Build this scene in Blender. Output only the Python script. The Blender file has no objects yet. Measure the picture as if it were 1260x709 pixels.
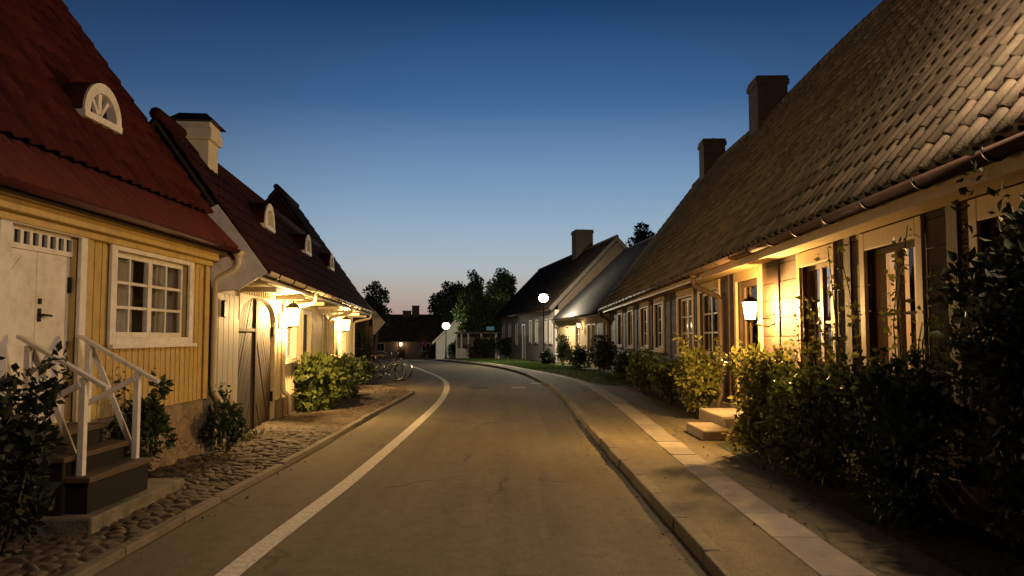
import bpy, bmesh, math, random
import numpy as np
from mathutils import Vector, Matrix
R = math.radians
rng = random.Random(7)
nr = np.random.default_rng(11)
scene = bpy.context.scene
COL = scene.collection

# ------------------------------------------------------------------ terrain
def sm(t):
    t = max(0.0, min(1.0, t)); return t*t*(3-2*t)
def gz(y):
    return -1.0*sm((y-42)/58.0)
def interp(pts, y):
    ys = [p[0] for p in pts]; xs = [p[1] for p in pts]
    n = len(pts)
    if y <= ys[0]: return xs[0]+(xs[1]-xs[0])/(ys[1]-ys[0])*(y-ys[0])
    if y >= ys[-1]: return xs[-1]+(xs[-1]-xs[-2])/(ys[-1]-ys[-2])*(y-ys[-1])
    i = max(k for k in range(n-1) if ys[k] <= y)
    def sl(k):
        if k == 0: return (xs[1]-xs[0])/(ys[1]-ys[0])
        if k == n-1: return (xs[-1]-xs[-2])/(ys[-1]-ys[-2])
        return (xs[k+1]-xs[k-1])/(ys[k+1]-ys[k-1])
    h = ys[i+1]-ys[i]; t = (y-ys[i])/h
    return ((2*t**3-3*t**2+1)*xs[i]+(t**3-2*t**2+t)*h*sl(i)+(-2*t**3+3*t**2)*xs[i+1]+(t**3-t**2)*h*sl(i+1))
KR = [(-30,1.36),(5,1.34),(12,1.29),(18,1.31),(22,1.25),(25.5,1.10),(30,.75),(34,.34),(38,-.32),(42.5,-1.36),(51,-3.74),(62,-6.2),(73,-8.4),(85,-11.2),(96,-14.5)]
LN = [(-30,-2.0),(5.3,-1.91),(9,-1.80),(16,-1.76),(20.4,-1.83),(25.5,-2.14),(30,-2.72),(38,-4.41),(45,-6.15),(55,-9.0),(70,-13.2),(90,-18)]
ST = [(-30,1.9),(5.3,2.12),(10,2.20),(16,2.42),(21,2.5),(25.3,2.38),(30,1.85),(35,.85),(40,-.1),(46,-1.6),(55,-3.9),(70,-7.0)]
def xkr(y): return interp(KR, y)
def xln(y): return interp(LN, y)
def xst(y): return interp(ST, y)
def xle(y):                                   # left edge of the asphalt
    return xln(y)-1.0-1.6*sm((y-23.2)/5.0)

# ------------------------------------------------------------------ materials
def nmat(name):
    m = bpy.data.materials.new(name); m.use_nodes = True
    nt = m.node_tree; nt.nodes.clear()
    out = nt.nodes.new('ShaderNodeOutputMaterial')
    b = nt.nodes.new('ShaderNodeBsdfPrincipled')
    nt.links.new(b.outputs[0], out.inputs[0])
    return m, nt, b, out
def N(nt, t, **kw):
    n = nt.nodes.new(t)
    for k, v in kw.items():
        if k in n.inputs.keys(): n.inputs[k].default_value = v
        else: setattr(n, k, v)
    return n
def ramp(nt, fac, stops):
    r = nt.nodes.new('ShaderNodeValToRGB'); e = r.color_ramp.elements
    while len(e) < len(stops): e.new(0.5)
    for k, (p, c) in enumerate(stops):
        e[k].position = p; e[k].color = (*c, 1) if len(c) == 3 else c
    nt.links.new(fac, r.inputs[0]); return r
def mul(c, k): return tuple(min(1, x*k) for x in c)
def surf(name, col, rough=.7, var=.25, scale=3.0, bump=.15, bscale=40.0, stretch=(1,1,1), island=0.0, metallic=0.0, spec=.3, stain=None, detail=8):
    m, nt, b, out = nmat(name); L = nt.links.new
    tc = N(nt, 'ShaderNodeTexCoord'); mp = N(nt, 'ShaderNodeMapping'); mp.inputs['Scale'].default_value = stretch
    L(tc.outputs['Object'], mp.inputs[0])
    n1 = N(nt, 'ShaderNodeTexNoise', Scale=scale, Detail=detail, Roughness=.62); L(mp.outputs[0], n1.inputs['Vector'])
    rp = ramp(nt, n1.outputs['Fac'], [(.25, mul(col, 1-var)), (.5, col), (.75, mul(col, 1+var))])
    c = rp.outputs[0]
    if stain:
        n3 = N(nt, 'ShaderNodeTexNoise', Scale=stain[1], Detail=6, Roughness=.7); L(tc.outputs['Object'], n3.inputs['Vector'])
        rs = ramp(nt, n3.outputs['Fac'], [(.45, (0,0,0)), (.68, (1,1,1))])
        mx = N(nt, 'ShaderNodeMix', data_type='RGBA'); L(rs.outputs[0], mx.inputs[0]); L(c, mx.inputs[6]); mx.inputs[7].default_value = (*stain[0], 1)
        c = mx.outputs[2]
    if island:
        g = N(nt, 'ShaderNodeNewGeometry')
        ir = ramp(nt, g.outputs['Random Per Island'], [(0, (1-island,)*3), (1, (1+island*.6,)*3)])
        mx = N(nt, 'ShaderNodeMix', data_type='RGBA', blend_type='MULTIPLY'); mx.inputs[0].default_value = 1
        L(c, mx.inputs[6]); L(ir.outputs[0], mx.inputs[7]); c = mx.outputs[2]
    L(c, b.inputs['Base Color'])
    rr = N(nt, 'ShaderNodeMapRange'); L(n1.outputs['Fac'], rr.inputs[0]); rr.inputs[3].default_value = max(.05, rough-.12); rr.inputs[4].default_value = min(1, rough+.12)
    L(rr.outputs[0], b.inputs['Roughness'])
    n2 = N(nt, 'ShaderNodeTexNoise', Scale=bscale, Detail=5, Roughness=.6); L(mp.outputs[0], n2.inputs['Vector'])
    bp = N(nt, 'ShaderNodeBump', Strength=bump, Distance=.02); L(n2.outputs['Fac'], bp.inputs['Height']); L(bp.outputs[0], b.inputs['Normal'])
    b.inputs['Metallic'].default_value = metallic; b.inputs['Specular IOR Level'].default_value = spec
    return m
def leafmat(name, c0, c1, rough=.45, trans=.25, spec=.28):
    rough = min(.7, rough+.12)
    m, nt, b, out = nmat(name); L = nt.links.new
    g = N(nt, 'ShaderNodeNewGeometry')
    rp = ramp(nt, g.outputs['Random Per Island'], [(0, mul(c0, .55)), (.35, c0), (.8, c1), (1, mul(c1, 1.5))])
    L(rp.outputs[0], b.inputs['Base Color']); b.inputs['Roughness'].default_value = rough; b.inputs['Specular IOR Level'].default_value = spec
    t = N(nt, 'ShaderNodeBsdfTranslucent'); L(rp.outputs[0], t.inputs[0])
    mx = N(nt, 'ShaderNodeMixShader'); mx.inputs[0].default_value = trans
    L(b.outputs[0], mx.inputs[1]); L(t.outputs[0], mx.inputs[2]); L(mx.outputs[0], out.inputs[0])
    return m
def glassmat(name, tint=(.93,.94,.94), refl=1.0):
    m, nt, b, out = nmat(name); L = nt.links.new
    tr = N(nt, 'ShaderNodeBsdfTransparent'); tr.inputs[0].default_value = (*tint, 1)
    gl = N(nt, 'ShaderNodeBsdfGlossy', Roughness=.03)
    tc = N(nt, 'ShaderNodeTexCoord'); nn = N(nt, 'ShaderNodeTexNoise', Scale=3.5, Detail=2); L(tc.outputs['Object'], nn.inputs['Vector'])
    bp = N(nt, 'ShaderNodeBump', Strength=.12, Distance=.02); L(nn.outputs['Fac'], bp.inputs['Height']); L(bp.outputs[0], gl.inputs['Normal'])
    fr = N(nt, 'ShaderNodeFresnel', IOR=1.55)
    mr = N(nt, 'ShaderNodeMath', operation='MULTIPLY_ADD'); L(fr.outputs[0], mr.inputs[0]); mr.inputs[1].default_value = refl; mr.inputs[2].default_value = .03
    mx = N(nt, 'ShaderNodeMixShader'); L(mr.outputs[0], mx.inputs[0]); L(tr.outputs[0], mx.inputs[1]); L(gl.outputs[0], mx.inputs[2]); L(mx.outputs[0], out.inputs[0])
    return m
def emitmat(name, col, s, trans=.5):
    m, nt, b, out = nmat(name); L = nt.links.new; nt.nodes.remove(b)
    e = N(nt, 'ShaderNodeEmission'); e.inputs[0].default_value = (*col, 1); e.inputs[1].default_value = s
    tr = N(nt, 'ShaderNodeBsdfTransparent')
    mx = N(nt, 'ShaderNodeMixShader'); mx.inputs[0].default_value = 1-trans
    L(tr.outputs[0], mx.inputs[1]); L(e.outputs[0], mx.inputs[2]); L(mx.outputs[0], out.inputs[0])
    return m
def asphalt(name, col):
    m, nt, b, out = nmat(name); L = nt.links.new
    tc = N(nt, 'ShaderNodeTexCoord')
    f = N(nt, 'ShaderNodeTexNoise', Scale=140, Detail=3, Roughness=.75); L(tc.outputs['Object'], f.inputs['Vector'])
    v = N(nt, 'ShaderNodeTexVoronoi', Scale=95); L(tc.outputs['Object'], v.inputs['Vector'])
    mp = N(nt, 'ShaderNodeMapping'); mp.inputs['Scale'].default_value = (1, .25, 1); L(tc.outputs['Object'], mp.inputs[0])
    p = N(nt, 'ShaderNodeTexNoise', Scale=1.1, Detail=7, Roughness=.65); L(mp.outputs[0], p.inputs['Vector'])
    r1 = ramp(nt, f.outputs['Fac'], [(.3, mul(col, .5)), (.5, col), (.72, mul(col, 1.8))])
    r2 = ramp(nt, p.outputs['Fac'], [(.3, (.74,.73,.72)), (.52, (1,1,1)), (.75, (1.14,1.13,1.1))])
    mx = N(nt, 'ShaderNodeMix', data_type='RGBA', blend_type='MULTIPLY'); mx.inputs[0].default_value = 1
    L(r1.outputs[0], mx.inputs[6]); L(r2.outputs[0], mx.inputs[7])
    r3 = ramp(nt, v.outputs['Color'], [(.0, (.7,.7,.7)), (1, (1.35,1.33,1.3))])
    m2 = N(nt, 'ShaderNodeMix', data_type='RGBA', blend_type='MULTIPLY'); m2.inputs[0].default_value = .8
    L(mx.outputs[2], m2.inputs[6]); L(r3.outputs[0], m2.inputs[7])
    # longitudinal wear, thin cracks, darker repair patches
    ms = N(nt, 'ShaderNodeMapping'); ms.inputs['Scale'].default_value = (2.2, .05, 1); L(tc.outputs['Object'], ms.inputs[0])
    st = N(nt, 'ShaderNodeTexNoise', Scale=1.0, Detail=3); L(ms.outputs[0], st.inputs['Vector'])
    rs = ramp(nt, st.outputs['Fac'], [(.32, (.80,.79,.78)), (.5, (1,1,1)), (.7, (1.10,1.10,1.08))])
    m3 = N(nt, 'ShaderNodeMix', data_type='RGBA', blend_type='MULTIPLY'); m3.inputs[0].default_value = 1; L(m2.outputs[2], m3.inputs[6]); L(rs.outputs[0], m3.inputs[7])
    wn = N(nt, 'ShaderNodeTexNoise', Scale=1.6, Detail=6); L(tc.outputs['Object'], wn.inputs['Vector'])
    wa = N(nt, 'ShaderNodeMix', data_type='RGBA', blend_type='LINEAR_LIGHT'); wa.inputs[0].default_value = .35; L(tc.outputs['Object'], wa.inputs[6]); L(wn.outputs['Color'], wa.inputs[7])
    vk = N(nt, 'ShaderNodeTexVoronoi', feature='DISTANCE_TO_EDGE', Scale=.33); L(wa.outputs[2], vk.inputs['Vector'])
    ck = ramp(nt, vk.outputs['Distance'], [(.0, (.42,.40,.38)), (.006, (.75,.74,.72)), (.011, (1,1,1))])
    pm = N(nt, 'ShaderNodeTexNoise', Scale=.45, Detail=2); L(tc.outputs['Object'], pm.inputs['Vector'])
    pr = ramp(nt, pm.outputs['Fac'], [(.46, (0,0,0)), (.58, (1,1,1))])
    m4 = N(nt, 'ShaderNodeMix', data_type='RGBA', blend_type='MULTIPLY'); L(pr.outputs[0], m4.inputs[0]); L(m3.outputs[2], m4.inputs[6]); L(ck.outputs[0], m4.inputs[7])
    vd = N(nt, 'ShaderNodeTexNoise', Scale=7.0, Detail=8, Roughness=.75); L(tc.outputs['Object'], vd.inputs['Vector'])
    rd = ramp(nt, vd.outputs['Fac'], [(.30, (.72,.71,.70)), (.48, (1,1,1)), (.72, (1.16,1.15,1.12))])
    m5 = N(nt, 'ShaderNodeMix', data_type='RGBA', blend_type='MULTIPLY'); m5.inputs[0].default_value = 1; L(m4.outputs[2], m5.inputs[6]); L(rd.outputs[0], m5.inputs[7])
    L(m5.outputs[2], b.inputs['Base Color'])
    b.inputs['Roughness'].default_value = .85; b.inputs['Specular IOR Level'].default_value = .25
    bp = N(nt, 'ShaderNodeBump', Strength=.5, Distance=.012); L(f.outputs['Fac'], bp.inputs['Height']); L(bp.outputs[0], b.inputs['Normal'])
    return m
def stonewall(name, c0, c1, mortar, scale):
    m, nt, b, out = nmat(name); L = nt.links.new
    tc = N(nt, 'ShaderNodeTexCoord'); nz = N(nt, 'ShaderNodeTexNoise', Scale=2.5, Detail=4); L(tc.outputs['Object'], nz.inputs['Vector'])
    ad = N(nt, 'ShaderNodeMix', data_type='RGBA', blend_type='LINEAR_LIGHT'); ad.inputs[0].default_value = .12
    L(tc.outputs['Object'], ad.inputs[6]); L(nz.outputs['Color'], ad.inputs[7])
    v = N(nt, 'ShaderNodeTexVoronoi', feature='DISTANCE_TO_EDGE', Scale=scale); L(ad.outputs[2], v.inputs['Vector'])
    vc = N(nt, 'ShaderNodeTexVoronoi', Scale=scale); L(ad.outputs[2], vc.inputs['Vector'])
    cr = ramp(nt, vc.outputs['Color'], [(.1, c0), (.9, c1)])
    n2 = N(nt, 'ShaderNodeTexNoise', Scale=16, Detail=8, Roughness=.7); L(tc.outputs['Object'], n2.inputs['Vector'])
    nn = ramp(nt, n2.outputs['Fac'], [(.3, (.6,.6,.6)), (.7, (1.3,1.3,1.3))])
    mx = N(nt, 'ShaderNodeMix', data_type='RGBA', blend_type='MULTIPLY'); mx.inputs[0].default_value = 1; L(cr.outputs[0], mx.inputs[6]); L(nn.outputs[0], mx.inputs[7])
    er = ramp(nt, v.outputs['Distance'], [(.02, (0,0,0)), (.09, (1,1,1))])
    m2 = N(nt, 'ShaderNodeMix', data_type='RGBA'); L(er.outputs[0], m2.inputs[0]); m2.inputs[6].default_value = (*mortar, 1); L(mx.outputs[2], m2.inputs[7])
    L(m2.outputs[2], b.inputs['Base Color']); b.inputs['Roughness'].default_value = .9
    ma = N(nt, 'ShaderNodeMath', operation='MULTIPLY_ADD'); L(n2.outputs['Fac'], ma.inputs[0]); ma.inputs[1].default_value = .25; L(er.outputs[0], ma.inputs[2])
    bp = N(nt, 'ShaderNodeBump', Strength=.8, Distance=.03); L(ma.outputs[0], bp.inputs['Height']); L(bp.outputs[0], b.inputs['Normal'])
    return m
def brickmat(name, c0, c1, mortar):
    m, nt, b, out = nmat(name); L = nt.links.new
    tc = N(nt, 'ShaderNodeTexCoord'); sx = N(nt, 'ShaderNodeSeparateXYZ'); L(tc.outputs['Object'], sx.inputs[0])
    a = N(nt, 'ShaderNodeMath', operation='ADD'); L(sx.outputs[0], a.inputs[0]); L(sx.outputs[1], a.inputs[1])
    cb = N(nt, 'ShaderNodeCombineXYZ'); L(a.outputs[0], cb.inputs[0]); L(sx.outputs[2], cb.inputs[1])
    br = N(nt, 'ShaderNodeTexBrick', Scale=1.0); br.inputs['Color1'].default_value = (*c0, 1); br.inputs['Color2'].default_value = (*c1, 1); br.inputs['Mortar'].default_value = (*mortar, 1)
    br.inputs['Brick Width'].default_value = .25; br.inputs['Row Height'].default_value = .08; br.inputs['Mortar Size'].default_value = .012
    L(cb.outputs[0], br.inputs['Vector']); L(br.outputs['Color'], b.inputs['Base Color']); b.inputs['Roughness'].default_value = .9
    bp = N(nt, 'ShaderNodeBump', Strength=.5, Distance=.01, invert=True); L(br.outputs['Fac'], bp.inputs['Height']); L(bp.outputs[0], b.inputs['Normal'])
    return m

M = {}
M['asphalt'] = asphalt('asphalt', (.128,.113,.076))
M['walk'] = asphalt('sidewalk asphalt', (.135,.115,.075))
M['line'] = surf('road paint', (.66,.63,.57), .75, .2, 14, .3, 120, stain=((.36,.34,.3), 26))
M['granite'] = surf('kerb granite', (.17,.145,.11), .8, .35, 9, .5, 60, island=.25)
M['slab'] = surf('paving slab', (.27,.24,.195), .8, .25, 5, .3, 70, island=.22)
M['cobble'] = surf('cobblestone', (.115,.088,.066), .8, .55, 5.5, .5, 50, stain=((.035,.03,.02), 1.6))  # soil blotches, made large and dark to stand in for shade on the verge
M['soil'] = surf('soil', (.05,.042,.03), .95, .5, 2.2, .8, 18, stain=((.035,.05,.02), 3))
M['grassground'] = surf('grass ground', (.035,.05,.02), .95, .4, 2, .8, 25)
M['yellow'] = surf('yellow painted boards', (.54,.40,.15), .6, .14, 2.5, .15, 30, stretch=(6,6,.6), stain=((.42,.31,.13), 5))
M['cream'] = surf('cream painted boards', (.62,.55,.38), .6, .1, 2.5, .15, 30, stretch=(6,6,.6), stain=((.5,.44,.3), 5))
M['white'] = surf('white paint', (.78,.76,.72), .5, .06, 4, .08, 40, stain=((.62,.58,.52), 7))
M['beige'] = surf('grey beige paint', (.42,.39,.31), .6, .1, 2.5, .12, 30, stretch=(5,5,.6))
M['red_tile'] = surf('red roof tile', (.056,.012,.011), .85, .25, 3, .3, 30, island=.35, spec=.1)
M['red_metal'] = surf('red eave boards', (.085,.016,.013), .85, .3, 3, .1, 30)
M['dark_tile'] = surf('dark red roof tile', (.038,.012,.011), .9, .25, 3, .3, 30, island=.3, spec=.1)
M['pantile'] = surf('weathered pantile', (.145,.113,.08), .85, .45, 5, .3, 45, island=.45, stain=((.10,.10,.06), 4))
M['grey_tile'] = surf('grey roof tile', (.07,.055,.045), .9, .3, 3, .3, 30, island=.35, spec=.08)
M['deck'] = surf('roof deck', (.06,.045,.035), .9, .2, 3, .2, 20)
M['metalroof'] = surf('corrugated metal roof', (.055,.053,.05), .55, .2, 2, .05, 20, metallic=.5, spec=.5)
M['tar'] = surf('tarred plank wall', (.045,.027,.016), .75, .4, 2.2, .35, 22, stretch=(.5,3,6), stain=((.065,.044,.028), 2.4))
M['post'] = surf('dark timber post', (.05,.03,.02), .75, .4, 2, .3, 22, stretch=(4,4,.5))
M['ochre'] = surf('ochre trim paint', (.36,.26,.13), .6, .15, 3, .15, 30, stretch=(4,4,1))
M['mullion'] = surf('brown sash paint', (.13,.08,.05), .6, .2, 3, .15, 30)
M['gate'] = surf('grey brown gate boards', (.055,.04,.028), .7, .3, 3, .3, 25, island=.25)
M['iron'] = surf('black iron', (.02,.019,.018), .5, .2, 5, .1, 40, metallic=.4)
M['copper'] = surf('brown gutter metal', (.085,.052,.036), .6, .3, 4, .08, 30, metallic=.3, spec=.5)
M['whitepipe'] = surf('cream metal pipe', (.58,.52,.38), .45, .1, 4, .05, 30)
M['dark_wood'] = surf('dark brown wood step', (.013,.0095,.007), .8, .3, 3, .3, 25, stretch=(1,5,5))
M['tread'] = surf('worn brown tread', (.10,.07,.045), .8, .3, 4, .3, 25, stretch=(1,6,6))
M['stone'] = surf('weathered step stone', (.22,.19,.15), .85, .35, 5, .5, 35, stain=((.10,.10,.07), 4))
M['step_granite'] = surf('worn granite step', (.33,.28,.22), .8, .3, 6, .4, 45)  # paler granite for the two door steps
M['plinth'] = stonewall('rubble stone plinth', (.17,.13,.09), (.30,.23,.16), (.24,.20,.15), 3.6)
M['plaster'] = surf('pale plaster', (.58,.52,.45), .85, .1, 1.5, .2, 30, stain=((.46,.41,.35), 1.5))
M['plaster_y'] = surf('ochre plaster', (.42,.31,.15), .85, .12, 1.5, .2, 30)
M['whitewash'] = surf('whitewashed wall', (.66,.64,.58), .8, .1, 2, .2, 30)
M['darkwall'] = surf('grey brown wall', (.20,.155,.12), .85, .2, 1.5, .2, 25, stretch=(3,3,1))
M['dimboard'] = surf('weathered board', (.11,.095,.078), .8, .2, 3, .2, 25)
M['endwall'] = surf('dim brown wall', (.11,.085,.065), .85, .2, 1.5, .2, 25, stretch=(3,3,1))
M['brick'] = brickmat('dark brick', (.09,.052,.038), (.12,.072,.052), (.10,.088,.075))
M['chim_white'] = surf('rendered chimney', (.62,.58,.50), .85, .12, 3, .3, 40)
M['cap'] = surf('black sheet metal', (.025,.024,.024), .5, .2, 4, .05, 20, metallic=.3)
M['glass'] = glassmat('window glass')
M['dglass'] = glassmat('dark window glass', (.35,.37,.38), 1.0)
M['curtain'] = surf('curtain cloth', (.7,.67,.62), .9, .1, 3, .1, 60)
M['blind'] = surf('warm curtain cloth', (.62,.42,.24), .9, .1, 3, .1, 60)
for q in ('curtain', 'blind'):
    nt = M[q].node_tree; o_ = [n for n in nt.nodes if n.type == 'OUTPUT_MATERIAL'][0]; b_ = [n for n in nt.nodes if n.type == 'BSDF_PRINCIPLED'][0]
    t_ = nt.nodes.new('ShaderNodeBsdfTranslucent'); t_.inputs[0].default_value = (.65,.55,.42,1); x_ = nt.nodes.new('ShaderNodeMixShader'); x_.inputs[0].default_value = .5
    nt.links.new(b_.outputs[0], x_.inputs[1]); nt.links.new(t_.outputs[0], x_.inputs[2]); nt.links.new(x_.outputs[0], o_.inputs[0])
M['bark'] = surf('bark', (.09,.065,.045), .9, .4, 6, .8, 30, stretch=(3,3,.6))
M['stem'] = surf('green brown stem', (.09,.075,.04), .8, .3, 8, .4, 40)
M['leaf_dark'] = leafmat('dark shrub leaf', (.030,.050,.020), (.055,.085,.032), .35)
M['leaf_shaded'] = leafmat('shade darkened leaf', (.022,.030,.014), (.040,.052,.024), .45)  # leaf colour lowered so the foliage reads as unlit
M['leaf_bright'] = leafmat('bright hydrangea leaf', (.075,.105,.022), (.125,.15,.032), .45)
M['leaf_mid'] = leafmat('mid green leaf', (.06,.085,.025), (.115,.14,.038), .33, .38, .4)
M['leaf_lit'] = leafmat('lamplit yellow green leaf', (.13,.14,.03), (.22,.21,.05), .34, .45, .4)  # leaf colour raised, lantern light is put into the green
M['leaf_tree'] = leafmat('tree leaf', (.06,.10,.03), (.10,.15,.04), .5)
M['leaf_fir'] = leafmat('evergreen leaf', (.018,.030,.014), (.032,.048,.022), .6, .1)
M['flower'] = leafmat('small pale flower', (.45,.35,.33), (.6,.52,.5), .6)
M['grass'] = leafmat('grass blade', (.05,.09,.02), (.09,.14,.035), .5)
M['litter'] = leafmat('dry leaf', (.06,.04,.02), (.12,.08,.035), .7)
M['rubber'] = surf('tyre rubber', (.02,.02,.02), .7, .2, 9, .1, 60)
M['chrome'] = surf('dull steel', (.30,.30,.30), .25, .1, 5, .03, 40, metallic=1.0)
M['bikeblack'] = surf('black bicycle paint', (.025,.025,.03), .35, .1, 5, .03, 40, spec=.5)
M['leather'] = surf('brown saddle leather', (.10,.05,.03), .5, .2, 9, .1, 50)
M['signred'] = surf('sign red', (.45,.02,.02), .5, .05, 5, .02, 40)
M['signblue'] = surf('sign blue', (.02,.05,.30), .5, .05, 5, .02, 40)
M['lampwarm'] = emitmat('warm lantern glass', (1,.66,.25), 14, .35)
M['lampwhite'] = emitmat('white lamp globe', (1,.88,.68), 22, .35)
M['lampsmall'] = emitmat('small warm bulb', (1,.7,.38), 14, .3)
M['signglow'] = emitmat('pale blue lit panel', (.30,.62,.72), .13, 0.0)

# ------------------------------------------------------------------ mesh helpers
class MB:
    def __init__(s, sg=1): s.v = []; s.f = []; s.sg = sg
    def add(s, vs, fs):
        k = len(s.v); s.v += [(p[0], s.sg*p[1], p[2]) for p in vs]; s.f += [tuple(i+k for i in f) for f in fs]; return s
    def box(s, x0, x1, y0, y1, z0, z1):
        return s.add([(x0,y0,z0),(x1,y0,z0),(x1,y1,z0),(x0,y1,z0),(x0,y0,z1),(x1,y0,z1),(x1,y1,z1),(x0,y1,z1)],
                     [(0,3,2,1),(4,5,6,7),(0,1,5,4),(1,2,6,5),(2,3,7,6),(3,0,4,7)])
    def hexa(s, lo, hi):
        return s.add(list(lo)+list(hi), [(0,3,2,1),(4,5,6,7),(0,1,5,4),(1,2,6,5),(2,3,7,6),(3,0,4,7)])
    def prism_s(s, poly, x0, x1):           # polygon in (o,z) extruded along s
        n = len(poly)
        return s.add([(x0,a,b) for a,b in poly]+[(x1,a,b) for a,b in poly],
                     [tuple(range(n))[::-1], tuple(range(n,2*n))]+[(i,(i+1)%n,n+(i+1)%n,n+i) for i in range(n)])
    def prism_o(s, poly, y0, y1):           # polygon in (s,z) extruded along o
        n = len(poly)
        return s.add([(a,y0,b) for a,b in poly]+[(a,y1,b) for a,b in poly],
                     [tuple(range(n))[::-1], tuple(range(n,2*n))]+[(i,(i+1)%n,n+(i+1)%n,n+i) for i in range(n)])
    def prism_z(s, poly, z0, z1):
        n = len(poly)
        return s.add([(a,b,z0) for a,b in poly]+[(a,b,z1) for a,b in poly],
                     [tuple(range(n))[::-1], tuple(range(n,2*n))]+[(i,(i+1)%n,n+(i+1)%n,n+i) for i in range(n)])
    def tube(s, pts, r, n=8, cap=True):
        pts = [Vector(p) for p in pts]; rs = r if isinstance(r, (list, tuple)) else [r]*len(pts)
        vs = []; ref = None
        for i, p in enumerate(pts):
            t = (pts[min(i+1, len(pts)-1)]-pts[max(i-1, 0)])
            if t.length < 1e-9: t = Vector((0,0,1))
            t.normalize()
            if ref is None: ref = Vector((0,0,1)) if abs(t.z) < .9 else Vector((1,0,0))
            u = ref-t*ref.dot(t)
            if u.length < 1e-4: u = t.orthogonal()
            u.normalize(); w = t.cross(u); ref = u
            for k in range(n):
                a = 2*math.pi*k/n; q = p+(u*math.cos(a)+w*math.sin(a))*rs[i]; vs.append(tuple(q))
        fs = [(i*n+k, i*n+(k+1)%n, (i+1)*n+(k+1)%n, (i+1)*n+k) for i in range(len(pts)-1) for k in range(n)]
        if cap: fs += [tuple(range(n))[::-1], tuple(range((len(pts)-1)*n, len(pts)*n))]
        return s.add(vs, fs)
    def bar(s, p, q, a, b, up=(0,0,1)):
        p = Vector(p); q = Vector(q); t = (q-p).normalized(); u = Vector(up)-t*t.dot(Vector(up))
        if u.length < 1e-4: u = t.orthogonal()
        u.normalize(); w = t.cross(u)
        c = [(-1,-1),(1,-1),(1,1),(-1,1)]
        return s.hexa([tuple(p+w*i*a/2+u*j*b/2) for i,j in c], [tuple(q+w*i*a/2+u*j*b/2) for i,j in c])
    def lathe(s, prof, c=(0,0,0), n=16):
        vs = [(c[0]+r*math.cos(2*math.pi*k/n), c[1]+r*math.sin(2*math.pi*k/n), c[2]+z) for r,z in prof for k in range(n)]
        m = len(prof)
        fs = [(i*n+k, i*n+(k+1)%n, (i+1)*n+(k+1)%n, (i+1)*n+k) for i in range(m-1) for k in range(n)]
        fs += [tuple(range(n))[::-1], tuple(range((m-1)*n, m*n))]
        return s.add(vs, fs)
    def torus(s, c, r, t, axis='y', n=28, m=8):
        vs = []
        for i in range(n):
            a = 2*math.pi*i/n
            for j in range(m):
                b = 2*math.pi*j/m; rr = r+t*math.cos(b); h = t*math.sin(b)
                if axis == 'y': vs.append((c[0]+rr*math.cos(a), c[1]+h, c[2]+rr*math.sin(a)))
                else: vs.append((c[0]+h, c[1]+rr*math.cos(a), c[2]+rr*math.sin(a)))
        return s.add(vs, [(i*m+j, ((i+1)%n)*m+j, ((i+1)%n)*m+(j+1)%m, i*m+(j+1)%m) for i in range(n) for j in range(m)])
    def wall(s, s0, s1, z0, z1, ops, o=0, th=.25):
        xs = sorted({s0, s1}|{max(s0,min(s1,a)) for p in ops for a in p[:2]}); zs = sorted({z0, z1}|{max(z0,min(z1,a)) for p in ops for a in p[2:4]})
        hole = lambda i, j: any(p[0]-1e-6 <= xs[i] and xs[i+1] <= p[1]+1e-6 and p[2]-1e-6 <= zs[j] and zs[j+1] <= p[3]+1e-6 for p in ops)
        nx, nz = len(xs), len(zs); base = [(x, y, z) for y in (o, o-th) for z in zs for x in xs]
        ix = lambda i, j, k: k*nx*nz+j*nx+i
        fs = []; solid = lambda i, j: 0 <= i < nx-1 and 0 <= j < nz-1 and not hole(i, j)
        for i in range(nx-1):
            for j in range(nz-1):
                if not solid(i, j): continue
                fs += [(ix(i,j,0),ix(i+1,j,0),ix(i+1,j+1,0),ix(i,j+1,0)), (ix(i,j,1),ix(i,j+1,1),ix(i+1,j+1,1),ix(i+1,j,1))]
                if not solid(i-1, j): fs.append((ix(i,j,0),ix(i,j+1,0),ix(i,j+1,1),ix(i,j,1)))
                if not solid(i+1, j): fs.append((ix(i+1,j,0),ix(i+1,j,1),ix(i+1,j+1,1),ix(i+1,j+1,0)))
                if not solid(i, j-1): fs.append((ix(i,j,0),ix(i,j,1),ix(i+1,j,1),ix(i+1,j,0)))
                if not solid(i, j+1): fs.append((ix(i,j+1,0),ix(i+1,j+1,0),ix(i+1,j+1,1),ix(i,j+1,1)))
        return s.add(base, fs)
    def build(s, name, mat, parent=None, smooth=False, bevel=0, recalc=True):
        me = bpy.data.meshes.new(name); me.from_pydata(s.v, [], s.f)
        if recalc:
            bm = bmesh.new(); bm.from_mesh(me); bmesh.ops.delete(bm, geom=[v for v in bm.verts if not v.link_faces], context='VERTS')
            bmesh.ops.recalc_face_normals(bm, faces=bm.faces); bm.to_mesh(me); bm.free()
        if smooth: me.polygons.foreach_set('use_smooth', [True]*len(me.polygons))
        me.materials.append(mat); me.update()
        o = bpy.data.objects.new(name, me); COL.objects.link(o)
        if parent: o.parent = parent
        if bevel:
            b = o.modifiers.new('bevel', 'BEVEL'); b.width = bevel; b.segments = 2; b.limit_method = 'ANGLE'
        return o
def tag(o, label=None, cat=None, group=None, kind=None):
    if label: o['label'] = label
    if cat: o['category'] = cat
    if group: o['group'] = group
    if kind: o['kind'] = kind
    return o
def thing(name, label, cat, loc=(0,0,0), rz=0, group=None):
    o = bpy.data.objects.new(name, None); COL.objects.link(o); o.location = loc; o.rotation_euler = (0,0,rz); o.empty_display_size = .2
    return tag(o, label, cat, group)
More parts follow.
